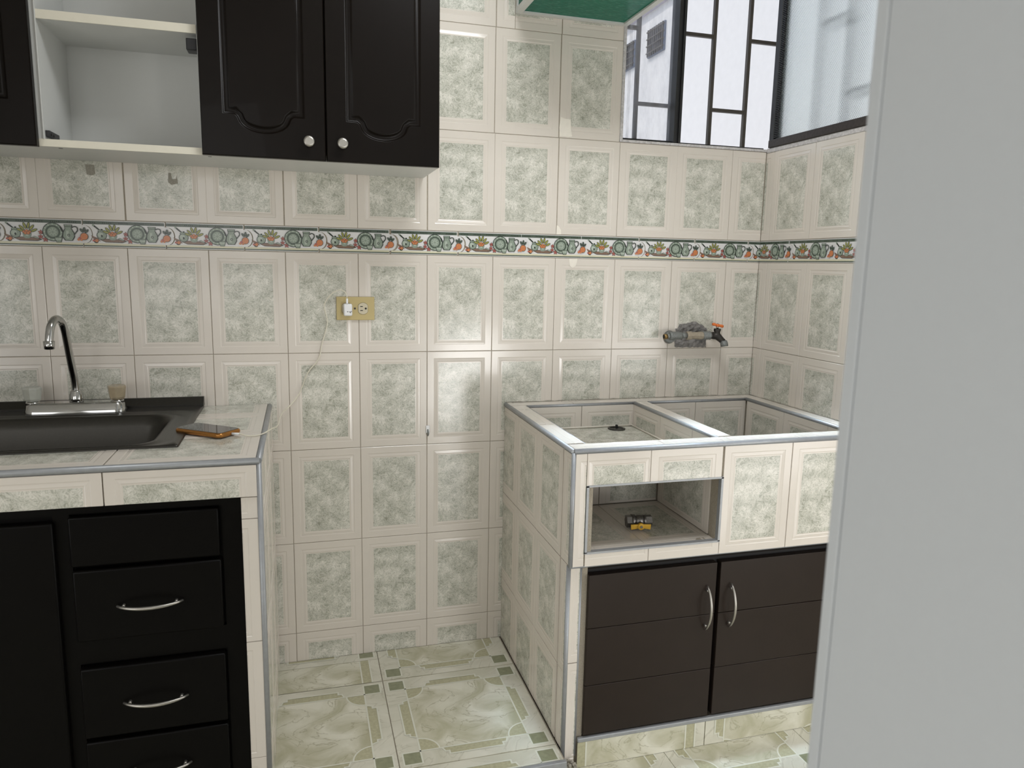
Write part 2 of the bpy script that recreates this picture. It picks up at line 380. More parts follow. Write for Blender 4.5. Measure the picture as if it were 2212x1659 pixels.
# tiles of the back wall
xs = [-1.6 + .2 * k for k in range(14)] + [XR]
def back_hidden(a0, a1, z0, z1):
    if z1 <= .70 and a1 <= -.455: return True
    if z1 <= .70 and a0 >= .25: return True
    return False
for ri, r in enumerate(ROWS):
    if r is None: continue
    z0, z1 = r
    for i in range(len(xs) - 1):
        a0, a1 = xs[i], xs[i + 1]
        if ri == 8 and a0 < -.25: continue
        if back_hidden(a0, a1, z0, z1): continue
        H = .2863 if ri < 5 else (z1 - z0)
        pb = z1 - H
        zz1 = z1
        if a0 >= .59 and ri == 7: continue
        if ri == 8:
            if a0 > .5: continue
            if abs(a0 - .2) < .01:
                tile(wall_back, 'back', 0, .2, .256, z0, z1, .2, pb, H=H)
                tile(wall_back, 'back', 0, .256, .40, z0, 1.99, .256 - .05, pb, H=H)
                continue
            if abs(a0 - .4) < .01: zz1 = 1.99
        off = 0 if ri < 5 else random.uniform(-.0015, .0015)
        tile(wall_back, 'back', 0, a0 + off, min(a1 + off, XR), z0, zz1, a0 + off, pb, H=H)
# right wall tiles
for ri, r in enumerate(ROWS[:7]):
    if r is None: continue
    z0, z1 = r
    H = .2863 if ri < 5 else (z1 - z0); pb = z1 - H
    if z1 < .7:
        tile(wall_right, 'left_facing', XR, .616, .70, z0, z1, .616, pb, H=H)
        continue
    for k, (a0, a1) in enumerate(((0, .045), (.045, .245), (.245, .445), (.445, .645), (.645, .70))):
        tile(wall_right, 'left_facing', XR, a0, a1, z0, z1, a1 - .2 if k == 0 else a0, pb, H=H)

# ---- printed border tiles
BW, BH = .1975, .0708
def border_mesh(c0, c1):
    bm = bmesh.new()
    def P(x, y): return (x * BW, y * BH)
    def arc(cx=1.0, n=10):
        out = []
        for i in range(n + 1):
            t = math.pi / 2 - math.pi * i / n
            out.append((cx + .11 * max(0, math.cos(t)) ** .8, .47 + .335 * math.sin(t)))
        return out
    g = .012
    right = [(1 - g, .985), (1 - g, .84)] + arc(1 - g) + [(1 - g, .12), (1 - g, .015)]
    left = [(g * 0 + .0, .015), (.0, .12)] + arc(.0)[::-1] + [(.0, .84), (.0, .985)]
    poly = [P(*p) for p in right + left]
    lo = [bm.verts.new((x, y, -.006)) for x, y in poly]; hi = [bm.verts.new((x, y, 0)) for x, y in poly]
    n = len(poly)
    bm.faces.new(hi)
    for i in range(n): bm.faces.new((lo[i], lo[(i + 1) % n], hi[(i + 1) % n], hi[i]))
    bmesh.ops.recalc_face_normals(bm, faces=bm.faces)
    if sum(f.normal.z * f.calc_area() for f in bm.faces) < 0: bmesh.ops.reverse_faces(bm, faces=bm.faces)
    lv = [0]
    def sh(pts, mi, up=1):
        lv[0] += up
        z = .00003 * lv[0] + .0003
        f = bm.faces.new([bm.verts.new((x * BW, y * BH, z)) for x, y in pts]); f.material_index = mi
        f.normal_update()
        if f.normal.z < 0: f.normal_flip()
    AS = BW / BH
    def ell(cx, cy, rx, ry, mi, n=14, up=1, rot=0):
        # radii in border-height units so circles stay round
        sh([(cx + (rx * math.cos(2 * math.pi * k / n) * math.cos(rot) - ry * math.sin(2 * math.pi * k / n) * math.sin(rot)) / AS,
             cy + rx * math.cos(2 * math.pi * k / n) * math.sin(rot) + ry * math.sin(2 * math.pi * k / n) * math.cos(rot)) for k in range(n)], mi, up)
    def rect(x0, x1, y0, y1, mi, up=1): sh([(x0, y0), (x1, y0), (x1, y1), (x0, y1)], mi, up)
    # 0 white 1 green 2 dark 3 sage 4 lightsage 5 orange 6 red 7 olive 8 brown 9 cream
    rect(.0, .992 - g, .84, .957, 1)
    for k in range(5):
        for j in range(5): ell(.04 + .195 * k + .024 * j, .895, .020, .026, 2, 6, 0 if j else 1)
    rect(.0, .985, .075, .155, 9); rect(.0, .985, .04, .082, 1)
    # far-left small fruit and leaf
    sh([(.085, .44), (.17, .34), (.20, .22), (.12, .28)], 8)
    ell(.145, .24, .085, .085, 2); ell(.15, .25, .06, .06, 5); ell(.115, .25, .04, .04, 6)
    # board
    sh([(.19, .28), (.26, .19), (.46, .18), (.52, .24), (.44, .31), (.23, .33)], 2); sh([(.20, .28), (.265, .205), (.455, .20), (.50, .24), (.44, .295), (.23, .315)], 8)
    # honey pot and dipper
    sh([(.105, .80), (.12, .84), (.205, .63), (.19, .60)], 2); ell(.118, .81, .035, .045, 3)
    ell(.215, .44, .175, .165, 2); ell(.215, .44, .155, .145, 3); ell(.20, .46, .09, .09, 4); rect(.17, .265, .565, .61, 2); rect(.178, .257, .575, .635, 3); ell(.218, .65, .04, .03, 2, 8)
    ell(.215, .42, .035, .05, 2, 6)
    # bowl with leaves and oranges
    for dx, dy, rt in ((-.055, .66, 2.3), (-.02, .74, 1.9), (.022, .75, 1.35), (.058, .68, .9), (.085, .58, .45), (-.075, .58, 2.8)):
        ell(.345 + dx, dy - .02, .125, .05, 2, 10, rot=rt); ell(.345 + dx, dy - .02, .105, .034, 7, 10, rot=rt)
    sh([(.295, .45), (.40, .45), (.385, .30), (.36, .27), (.33, .27), (.305, .31)], 3); ell(.347, .38, .05, .03, 4, 8)
    for x, y in ((.315, .50), (.345, .53), (.375, .50), (.33, .46), (.362, .46)): ell(x, y, .062, .062, 2, 10); ell(x, y, .052, .052, 5, 10)
    # scroll
    sh([(.40, .33), (.47, .26), (.50, .27), (.43, .36)], 2); sh([(.405, .33), (.465, .275), (.485, .28), (.43, .345)], 4)
    # flowers
    for x, y, r in ((.505, .50, .085), (.50, .34, .085), (.555, .25, .10)):
        sh([(x + (r * (1 if k % 2 == 0 else .55)) * math.cos(k * math.pi / 5 + .3) / AS * 1.15, y + (r * (1 if k % 2 == 0 else .55)) * math.sin(k * math.pi / 5 + .3) * 1.15) for k in range(10)], 2)
        sh([(x + (r * (1 if k % 2 == 0 else .5)) * math.cos(k * math.pi / 5 + .3) / AS, y + (r * (1 if k % 2 == 0 else .5)) * math.sin(k * math.pi / 5 + .3)) for k in range(10)], 6)
        ell(x, y, .02, .02, 2, 6)
    # plate
    ell(.645, .52, .335, .335, 2, 24); ell(.645, .52, .31, .31, 3, 24); ell(.645, .52, .245, .245, 1, 20); ell(.645, .52, .18, .18, 3, 18)
    for k in range(12): ell(.645 + .275 * math.cos(k * math.pi / 6) / AS, .52 + .275 * math.sin(k * math.pi / 6), .035, .022, 4, 6, 0 if k else 1, rot=k * math.pi / 6)
    for k in range(8): ell(.645 + .09 * math.cos(k * math.pi / 4) / AS, .52 + .09 * math.sin(k * math.pi / 4), .06, .016, 4, 6, 0 if k else 1, rot=k * math.pi / 4)
    # cup
    sh([(.655, .34), (.755, .34), (.735, .15), (.68, .15)], 2); sh([(.662, .33), (.748, .33), (.73, .165), (.685, .165)], 3); rect(.672, .738, .24, .29, 4)
    # jug
    sh([(.775, .80), (.875, .80), (.872, .72), (.865, .66), (.895, .50), (.90, .36), (.87, .22), (.78, .22), (.752, .36), (.757, .50), (.785, .66)], 2)
    sh([(.783, .785), (.867, .785), (.864, .72), (.857, .65), (.885, .50), (.889, .37), (.863, .24), (.788, .24), (.763, .37), (.768, .50), (.793, .65)], 3)
    rect(.785, .866, .715, .735, 2); rect(.80, .83, .30, .58, 4); ell(.828, .42, .05, .05, 2, 6); ell(.828, .42, .025, .025, 4, 6)
    sh([(.752, .52), (.724, .70), (.732, .71), (.765, .60)], 2)
    for (a, b_) in (((.872, .70), (.90, .74)), ((.90, .74), (.93, .71)), ((.93, .71), (.935, .60)), ((.935, .60), (.895, .45))):
        dx, dy = b_[0] - a[0], b_[1] - a[1]; L = math.hypot(dx * AS, dy); nx, ny = -dy / L * .018 / AS, dx * AS / L * .018
        sh([(a[0] - nx, a[1] - ny), (b_[0] - nx, b_[1] - ny), (b_[0] + nx, b_[1] + ny), (a[0] + nx, a[1] + ny)], 2)
    # big fruit with leaves
    for dx, dy, rt in ((-.02, .60, 2.2), (.012, .64, 1.5), (.04, .58, .8)): ell(1.0 + dx, dy, .09, .045, 2, 8, rot=rt); ell(1.0 + dx, dy, .072, .03, 1, 8, rot=rt)
    ell(1.008, .385, .135, .135, 2, 16); ell(1.008, .385, .12, .12, 5, 16); ell(.955, .32, .05, .05, 6, 8); ell(.94, .27, .045, .045, 5, 8); ell(.975, .26, .04, .04, 5, 8)
    for co, no in (((c0, 0, 0), (-1, 0, 0)), ((c1, 0, 0), (1, 0, 0))):
        bmesh.ops.bisect_plane(bm, geom=bm.verts[:] + bm.edges[:] + bm.faces[:], plane_co=co, plane_no=no, clear_outer=True, dist=1e-6)
    me = bpy.data.meshes.new('border_tile'); bm.to_mesh(me); bm.free()
    for k in ('bwhite', 'bgreen', 'bdark', 'bsage', 'bsage2', 'borange', 'bred', 'bleaf', 'bbrown', 'bcream'): me.materials.append(M[k])
    return me
bfull = border_mesh(-1, 1)
ZB = 1.2372
bx = [-1.6925, -1.495, -1.2975, -1.0985, -.901, -.703, -.505, -.306, -.105, .0945, .289, .484, .682, .881, 1.0795]
for x in bx:
    me = bfull if x < 1.0 and x + BW * 1.11 < XR - .001 else border_mesh(-1, XR - .0008 - x)
    link('border_tile', me, wall_back, mat=Matrix.Translation((x, 0, ZB)) @ FR['back'][1].to_4x4())
for a in (-.0415, .156, .3475, .545):
    me = bfull
    if a < 0: me = border_mesh(.001 - a, 1)
    if a > .45: me = border_mesh(-1, .70 - a)
    link('border_tile', me, wall_right, mat=Matrix.Translation((XR, -a, ZB)) @ FR['left_facing'][1].to_4x4())

# rough plaster reveals of the window
b = B()
b.box(.598, .607, -.003, .12, 1.596, 2.25); b.box(.598, XR + .01, -.002, .12, 1.5955, 1.603)
b.obj('window_reveal', 'rough_edge', wall_back)
b = B(); b.box(XR - .002, XR + .11, -.70, .0, 1.590, 1.606, bev=.003)
b.obj('window_sill', 'rough_edge', wall_right)

# ---- printed floor tiles
def floor_tile_mesh(size, clip):
    bm = bmesh.new(); s = size
    g = .0008
    base = [(g, g), (s - g, g), (s - g, s - g), (g, s - g)]
    lo = [bm.verts.new((x, y, -.008)) for x, y in base]; hi = [bm.verts.new((x, y, 0)) for x, y in base]
    f = bm.faces.new(hi); f.material_index = 1
    for i in range(4): bm.faces.new((lo[i], lo[(i + 1) % 4], hi[(i + 1) % 4], hi[i]))
    def sh(pts, mi, lev):
        f = bm.faces.new([bm.verts.new((x * s, y * s, .00006 * lev + .00004)) for x, y in pts]); f.material_index = mi; f.normal_update()
        if f.normal.z < 0: f.normal_flip()
    def line(a, b_, lev=6, wd=.0052):
        dx, dy = b_[0] - a[0], b_[1] - a[1]; L = math.hypot(dx, dy); nx, ny = -dy / L * wd, dx / L * wd; ex, ey = dx / L * wd, dy / L * wd
        sh([(a[0] - nx - ex, a[1] - ny - ey), (b_[0] - nx + ex, b_[1] - ny + ey), (b_[0] + nx + ex, b_[1] + ny + ey), (a[0] + nx - ex, a[1] + ny - ey)], 4, lev)
    q = .145
    sh([(q, q), (1 - q, q), (1 - q, 1 - q), (q, 1 - q)], 0, 1)
    def T(k):
        def f(p):
            x, y = p
            for _ in range(k): x, y = 1 - y, x
            return (x, y)
        return f
    for k in range(4):
        t = T(k)
        # corner square
        sq = [(.03, .03), (q, .03), (q, q), (.03, q)]
        sh([t(p) for p in sq], 3, 3)
        for i in range(4): line(t(sq[i]), t(sq[(i + 1) % 4]), 6 + i)
        line(t((q, q)), t((1 - q, q)), 10)
        # mottled strip with stepped ends along this side
        st = [(.30, q), (.315, .118), (.345, .118), (.345, .075), (.655, .075), (.655, .118), (.685, .118), (.70, q)]
        st = [(.285, q), (.30, .105), (.325, .105), (.325, .075), (.675, .075), (.675, .105), (.70, .105), (.715, q)]
        sh([t(p) for p in st], 2, 2)
        for i in range(len(st) - 1): line(t(st[i]), t(st[i + 1]), 11 + i)
        # quarter arc in the field corner
        r = .125
        ar = [(q + r * math.cos(i * math.pi / 16), q + r * math.sin(i * math.pi / 16)) for i in range(9)]
        sh([t(p) for p in [(q, q)] + ar], 2, 2)
        def rib(i, d_): return t((q + (r + d_) * math.cos(i * math.pi / 16), q + (r + d_) * math.sin(i * math.pi / 16)))
        for i in range(8): sh([rib(i, -.005), rib(i + 1, -.005), rib(i + 1, .005), rib(i, .005)], 4, 5)
    c0, c1, d0, d1 = clip
    for co, no in (((c0, 0, 0), (-1, 0, 0)), ((c1, 0, 0), (1, 0, 0)), ((0, d0, 0), (0, -1, 0)), ((0, d1, 0), (0, 1, 0))):
        bmesh.ops.bisect_plane(bm, geom=bm.verts[:] + bm.edges[:] + bm.faces[:], plane_co=co, plane_no=no, clear_outer=True, dist=1e-6)
    me = bpy.data.meshes.new('floor_tile'); bm.to_mesh(me); bm.free()
    for k in ('floorbase', 'floorborder', 'floorstrip', 'floordark', 'floorline'): me.materials.append(M[k])
    return me
FT = {}
def floor_tile(parent, fr, c, pa, pb, a0, a1, b0, b1, size=.398):
    cl = (max(a0 - pa, 0), min(a1 - pa, size), max(b0 - pb, 0), min(b1 - pb, size))
    if cl[1] - cl[0] < .01 or cl[3] - cl[2] < .01: return
    key = (size,) + tuple(round(v, 3) for v in cl)
    if key not in FT: FT[key] = floor_tile_mesh(size, cl)
    f, rm = FR[fr]
    link('tile', FT[key], parent, mat=Matrix.Translation(Vector(f(pa, pb, c))) @ rm.to_4x4())
b = B(); b.box(-1.9, .2435, -.636, .002, -.052, -.002)
step = b.obj('floor_step', 'grout', None, 'raised tiled floor of the empty niche between the counter and the sink', 'floor', kind='structure')
floor_tile(step, 'top', 0, -.158, -.569, -.158, .2435, -.569, -.1705)
floor_tile(step, 'top', 0, -.556, -.569, -.455, -.16, -.569, -.1715)
floor_tile(step, 'top', 0, -.158, -.169, -.158, .2435, -.169, 0)
floor_tile(step, 'top', 0, -.556, -.31, -.455, -.16, -.170, -.045)
floor_tile(step, 'top', 0, -.556, -.0435, -.455, -.16, -.0435, 0)
floor_tile(step, 'top', 0, -.158, -.9685, -.158, .2435, -.632, -.5705)
floor_tile(step, 'top', 0, -.556, -.9685, -.455, -.16, -.632, -.5705)
b = B(); b.box(-.46, .2435, -.645, -.6335, -.05, .003, bev=.0015)
b.obj('nosing', 'trim', step, label='silver metal nosing strip')
b = B(); b.box(-2.02, 2.7, -4.3, -.58, -.12, -.052)
flo = b.obj('floor', 'grout', None, 'lower marbled floor in front of the sink cabinet', 'floor', kind='structure')
for i in range(-5, 5):
    for j in range(9):
        px = .534 - .003 + .398 * i; py = -.76 - .399 * j
        floor_tile(flo, 'top', -.05, px, py, -1.9, 2.6, -4.2, -.60 if px > .1 else -.647)

# outside: white neighbour building seen through the windows
nb = thing('neighbour_building', (2.2, 3, 0), 'sunlit white rendered neighbouring building seen through the windows', 'building')
b = B(); b.box(2.2, 2.5, -6, 9, -.3, 6.0); b.box(-4, 2.2, 9, 9.2, -.3, 6); b.obj('wall', 'extwall', nb)
b = B(); b.box(2.17, 2.21, -6, 9, 3.09, 6.0); b.obj('upper_band', 'eave', nb, label='lilac grey upper part of the wall')
for y0, y1 in ((2.905, 3.17), (3.40, 3.68), (4.4, 4.7)):
    f = B().box(2.185, 2.205, y0, y1, 2.76, 2.96, bev=.004).obj('window', 'extwin', nb)
    bb = B()
    for k in range(8):
        yy = y0 + (y1 - y0) * (k + .5) / 8; bb.box(2.175, 2.187, yy - .004, yy + .004, 2.765, 2.955)
    for k in range(4):
        zz = 2.79 + .05 * k; bb.box(2.173, 2.187, y0, y1, zz - .004, zz + .004)
    bb.obj('bars', 'grille', f)
b = B(); b.box(-6, 12, -14, 12, -.35, -.30)
b.obj('ground', 'plaster', None, 'pale concrete ground outside', 'ground', kind='structure')

# ------------------------------------------------------------------ windows
w1 = link('window_1', None, None, 'back window with a dirty fixed pane on the left and an open dark framed half', 'window', kind='structure', loc=(.86, .05, 1.6))
b = B(); b.box(.782, .790, .000, .05, 1.603, 2.25); b.box(.790, .800, .006, .04, 1.603, 2.25); b.box(.798, .806, -.002, .03, 1.603, 2.25, bev=.001)
b.obj('mullion', 'winframe', w1)
b = B(); b.box(.607, .782, .02, .05, 1.602, 1.612); b.box(.806, XR, .02, .05, 1.602, 1.610)
b.obj('bottom_rail', 'winframe', w1)
b = B(); b.box(.608, .783, .030, .034, 1.612, 2.24); b.obj('pane', 'glassclear', w1, label='dirty clear glass pane')
b = B(); b.box(.626, .632, .012, .020, 1.612, 2.24); b.obj('edge_strip', 'glassclear', w1)
gr = link('grille', None, w1, loc=(.86, .09, 1.6))
for xv in (.552, .6845, .8175, .9515, 1.0815, 1.213):
    B().box(xv - .0055, xv + .0055, .075, .088, 1.55, 2.4).obj('bar', 'grille', gr)
for x0, x1, zz in ((.558, .679, 1.957), (.69, .812, 1.731), (.823, .946, 1.957), (.957, 1.076, 1.731), (1.087, 1.208, 1.957), (.557, .679, 1.73 + .44), (.957, 1.076, 2.18)):
    B().box(x0, x1, .076, .087, zz - .0055, zz + .0055).obj('bar', 'grille', gr)
w2 = link('window_2', None, None, 'right window of textured translucent glass in a dark steel frame', 'window', kind='structure', loc=(XR + .02, -.3, 1.6))
b = B(); b.box(XR - .004, XR + .03, -.036, -.012, 1.606, 2.25, bev=.002); b.box(XR - .004, XR + .03, -.68, -.66, 1.606, 2.25); b.obj('frame_post', 'winframe', w2)
b = B(); b.box(XR - .006, XR + .03, -.68, -.012, 1.606, 1.630, bev=.002); b.obj('bottom_rail', 'winrust', w2, label='rusting dark bottom rail')
b = B()
for k in range(110):
    z = 1.635 + .0055 * k; b.box(XR - .003, XR + .004, -.052, -.036, z, z + .0028)
b.obj('rubber_bead', 'winframe', w2, kind='stuff')
b = B(); b.box(XR + .004, XR + .008, -.66, -.036, 1.630, 2.25); b.obj('pane', 'glasstex', w2, label='diamond textured translucent pane')
g2 = link('grille', None, w2, loc=(XR + .09, -.3, 1.6))
for yy in (-.12, -.25, -.38, -.51, -.64): B().box(XR + .085, XR + .096, yy - .0055, yy + .0055, 1.55, 2.4).obj('bar', 'grille', g2)
for y0, y1, zz in ((-.25, -.12, 1.957), (-.38, -.25, 1.731), (-.51, -.38, 1.957), (-.64, -.51, 1.731)): B().box(XR + .086, XR + .095, y0 + .006, y1 - .006, zz - .0055, zz + .0055).obj('bar', 'grille', g2)

# ------------------------------------------------------------------ green framed box above the window
gb = thing('hanging_box', (.43, -.2, 1.934), 'green acrylic box with white metal frame fixed high beside the window', 'box')
X0, X1, Y0, Y1, Z0, Z1 = .256, .606, -.42, -.001, 1.930, 2.22
b = B()
t = .017
for yy in (Y0, Y1 - t): b.box(X0, X1, yy, yy + t, Z0, Z0 + .014)
for xx in (X0, X1 - t): b.box(xx, xx + t, Y0 + t, Y1 - t, Z0, Z0 + .014)
for xx in (X0, X1 - t):
    for yy in (Y0, Y1 - t): b.box(xx + .0005, xx + t - .0005, yy + .0005, yy + t - .0005, Z0 + .002, Z1)
    b.box(xx, xx + t, Y0, Y1, Z1 - t, Z1 - .0005)
b.obj('frame', 'melamine', gb, label='chipped white angle frame')
B().box(X0 + .015, X1 - .015, Y0 + .015, Y1 - .014, Z0 + .005, Z0 + .009).obj('bottom_panel', 'acrylic', gb)
B().box(X0 + .004, X0 + .007, Y0 + .015, Y1 - .014, Z0 + .01, Z1 - .015).obj('side_panel', 'acrylic', gb)
B().box(X1 - .007, X1 - .004, Y0 + .015, Y1 - .014, Z0 + .01, Z1 - .015).obj('side_panel', 'acrylic', gb)

# ------------------------------------------------------------------ laundry sink
SX0, SY, ST = .245, -.612, .787
ls = thing('laundry_sink', (.68, -.3, 0), 'tiled masonry laundry sink with two basins and a storage niche', 'sink')
b = B()
b.box(SX0 + .003, .300, -.593, -.0, -.05, ST - .007); b.box(SX0 + .003, .300, SY + .004, -.593, .495, ST - .007)
b.box(.300, XR - .001, -.052, -.0, .20, ST - .007)
b.box(.665, .709, -.57, -.05, .497, ST - .007)
b.box(1.078, XR - .001, -.57, -.05, .20, ST - .007)
b.box(.300, .648, SY + .004, -.562, .698, ST - .007); b.box(.300, .648, SY + .004, -.562, .494, .526)
b.box(.648, XR - .001, SY + .004, -.562, .494, ST - .007)
b.box(.298, .67, -.565, -.05, .694, .699)
b.box(.298, .67, -.565, -.05, .50, .521)
b.box(.298, .655, -.265, -.05, .52, .695)
b.box(.652, .67, -.565, -.05, .52, .695)
b.box(.70, 1.10, -.57, -.05, .46, .48)
b.box(XR - .012, XR - .001, -.59, -.05, -.05, .5)
b.box(SX0 + .003, XR, -.592, -.55, -.05, .020)
b.obj('body', 'grout', ls)
# left outer side
for z0, z1, pb in ((0, .211, .211 - .2863), (.211, .497, .211), (.497, ST - .012, .497)):
    for a0, a1, pa in ((0, .150, -.050), (.150, .350, .150), (.350, .543, .350), (.543, .603, .550)):
        tile(ls, 'left_facing', SX0, a0, min(a1, .594 if z0 < .4 else .603), z0, z1, pa if a0 < .5 else .549, pb)
# front upper section
Fq = [(.252, .281, .495, .777, .2435, .492), (.281, .447, .696, .777, .264, .492), (.447, .645, .696, .777, .447, .492),
      (.283, .452, .494, .527, .264, .492), (.452, .650, .494, .527, .452, .492),
      (.650, .848, .494, .777, .648, .492), (.848, 1.048, .494, .777, .848, .492), (1.048, XR, .494, .777, 1.048, .492)]
for a0, a1, b0, b1, pa, pb in Fq: tile(ls, 'back', SY, a0, a1, b0, b1, pa, pb, H=.2875)
# lower pillar
for b0, b1, pb in ((-.045, .237, -.048), (.237, .490, .237)): tile(ls, 'back', -.599, .253, .279, b0, b1, .2405, pb)
# ledge strips
for y0, y1 in ((-.12, -.055), (-.33, -.12), (-.55, -.33)):
    for (xa, xb) in ((SX0 + .006, .297), (.668, .706)):
        if xa < .3 or True: tile(ls, 'top', ST, xa, xb, y0, y1, xa - .146 if xa < .3 else xa, y1 - .2863, name='ledge_tile')
for xa, xb in ((SX0 + .008, .49), (.49, .68), (.68, .90), (.90, 1.118)):
    tile(ls, 'top', ST, xa, xb, -.605, -.555, xa, -.605 - .235, name='ledge_tile')
for xa, xb in ((SX0 + .002, .458), (.458, .73), (.73, .98), (.98, 1.12)):
    tile(ls, 'top', ST, xa, xb, -.045, 0, xa, -.045, name='ledge_tile')
for y0, y1 in ((-.25, -.045), (-.46, -.25), (-.555, -.46)): tile(ls, 'top', ST, 1.083, XR, y0, y1, 1.083, y0, name='ledge_tile')
# basin linings
for a0, a1, pa in ((.300, .483, .283), (.483, .664, .483)): tile(ls, 'back', -.056, a0, a1, .70, ST - .008, pa, ST - .008 - .2863)
for a0, a1, pa in ((.715, .885, .685), (.885, 1.074, .885)): tile(ls, 'back', -.056, a0, a1, .482, ST - .008, pa, ST - .008 - .2863)
for a0, a1 in ((.056, .244), (.244, .430), (.430, .562)): tile(ls, 'left_facing', .660, a0, a1, .70, ST - .008, a0 - (.01 if a0 < .1 else 0), ST - .008 - .2863)
for a0, a1 in ((.056, .265), (.265, .465), (.465, .562)): tile(ls, 'left_facing', 1.072, a0, a1, .482, ST - .008, a0 + .009 if a0 < .1 else a0, ST - .008 - .2863)
b = B(); b.box(.300, .664, -.558, -.052, .699, .707); b.obj('basin_floor', 'panel', ls, label='green washboard basin floor')
b = B(); b.box(.71, 1.078, -.558, -.052, .480, .488); b.obj('basin_floor', 'panel', ls)
b = B(); b.tube([(.300, -.058, .709), (.658, -.058, .711)], .003, 6); b.tube([(.657, -.058, .710), (.657, -.56, .709)], .003, 6)
b.obj('caulk_line', 'tape', ls)
for k_, (p, q) in enumerate((((.25, .787), (XR - .004, .787)), )):
    pts = [(p[0] + (q[0] - p[0]) * i / 60, -.0012, .7876 + random.uniform(-.001, .0012)) for i in range(61)]
    B().tube(pts, [random.uniform(.0008, .0026) for _ in pts], 6).obj('dirty_joint', 'residue', ls)
pts = [(XR - .0012, -.002 - .6 * i / 40, .7876 + random.uniform(-.001, .0012)) for i in range(41)]
B().tube(pts, [random.uniform(.0008, .0024) for _ in pts], 6).obj('dirty_joint', 'residue', ls)
dr = B().lathe([(.027, -.004), (.028, .0015), (.022, .002), (.0215, 0), (.004, 0)], (.590, -.088, .708), seg=24).obj('drain', 'steel', ls)
B().box(.5865, .5935, -.0915, -.0845, .709, .721, bev=.001).obj('plug_stem', 'blackplastic', dr)
# niche interior tiles
tile(ls, 'top', .527, .288, .457, -.600, -.272, .257, -.5745, H=.3); tile(ls, 'top', .527, .457, .648, -.600, -.272, .457, -.5745, H=.3)
tile(ls, 'top', .527, .288, .648, -.600, -.5750, .30, -.70, W=.5, name='ledge_tile')
tile(ls, 'left_facing', .646, .272, .562, .528, .694, .275, .51, rot=True)
tile(ls, 'back', -.271, .30, .46, .528, .694, .175, .50, rot=True); tile(ls, 'back', -.271, .46, .645, .528, .694, .461, .50, rot=True)
# metal trims
def trim(parent, pts, r=.0055, name='trim', mat='trim'): return B().tube(pts, r, 8).obj(name, mat, parent)
trim(ls, [(SX0 + .004, -.001, ST - .006), (SX0 + .004, SY + .005, ST - .006)], .0068)
trim(ls, [(SX0 + .004, SY + .006, ST - .006), (XR - .001, SY + .006, ST - .006)], .0072)
trim(ls, [(SX0 + .004, SY + .006, ST - .008), (SX0 + .004, SY + .006, .494)], .006)
trim(ls, [(SX0 + .005, -.594, .494), (SX0 + .005, -.594, -.03)], .006)
trim(ls, [(.281, -.596, .490), (.281, -.596, -.02)], .0035)
for yy in ((.66), ): trim(ls, [(.664, -.056, ST - .005), (.664, -.558, ST - .005)], .006)
trim(ls, [(.303, -.052, ST - .006), (.662, -.052, ST - .006)], .005); trim(ls, [(.714, -.052, ST - .006), (1.076, -.052, ST - .006)], .005)
trim(ls, [(1.076, -.052, ST - .005), (1.076, -.558, ST - .005)], .006)
trim(ls, [(.300, -.052, ST - .005), (.300, -.558, ST - .005)], .003)
trim(ls, [(SX0 + .003, SY + .004, .4935), (XR - .001, SY + .004, .4935)], .003)
b = B()
for p in ([(.285, .530), (.285, .694)], [(.648, .530), (.648, .694)]): b.box(p[0][0] - .003, p[0][0] + .003, SY - .001, SY + .012, .528, .697)
b.box(.282, .651, SY - .001, SY + .012, .6935, .698); b.box(.282, .651, SY - .001, SY + .014, .5255, .5305)
b.obj('niche_frame', 'trim', ls, label='thin silver frame round the storage niche')
# kick plate of floor tiles and sill trim
b = B(); b.box(.285, XR, -.609, -.598, .021, .032, bev=.002); b.obj('sill_trim', 'trim', ls)
for a0, a1, pa in ((.285, .649, .251), (.649, XR, .650)):
    floor_tile(ls, 'back', -.606, pa, -.15 if pa > .5 else -.21, a0, a1, -.049, .020)
# crumbling mortar where the pillar meets the floor
b = B()
for k in range(34):
    c = Vector((.236 + random.uniform(-.012, .04), -.602 - random.uniform(0, .03), random.uniform(-.05, -.02)))
    r = bmesh.ops.create_icosphere(b.bm, subdivisions=1, radius=random.uniform(.003, .008), matrix=Matrix.Translation(c))
b.obj('mortar_crumbs', 'residue', ls, kind='stuff')

# ---- dark cabinet under the laundry sink
def bow_handle(parent, c, half, axis, out=.024, name='handle'):
    """thin arched pull; c centre on the door face (normal -y)"""
    pts = []; rad = []
    for i in range(15):
        t = -1 + 2 * i / 14; o_ = -out * (1 - t * t) ** .8 - .004
        p = (c[0] + t * half, c[1] + o_, c[2] - .0) if axis == 'x' else (c[0], c[1] + o_, c[2] + t * half)
        pts.append(p); rad.append(.0022 + .0016 * (1 - t * t))
    b = B().tube(pts, rad, 8)
    for s in (-.80, .80):
        p = (c[0] + s * half, c[1], c[2]) if axis == 'x' else (c[0], c[1], c[2] + s * half)
        b.tube([(p[0], p[1] + .002, p[2]), (p[0], p[1] - out * .42, p[2])], .003, 8)
    return b.obj(name, 'knob', parent)
sc_ = thing('sink_cabinet', (.70, -.58, .035), 'dark brown two-door cabinet under the laundry sink', 'cabinet')
b = B(); b.box(.283, XR - .013, -.582, -.565, .033, .493); b.obj('carcass', 'hole', sc_)
b = B(); b.box(.283, .298, -.592, -.580, .033, .493); b.box(.283, XR - .013, -.592, -.580, .478, .493); b.obj('frame', 'black', sc_)
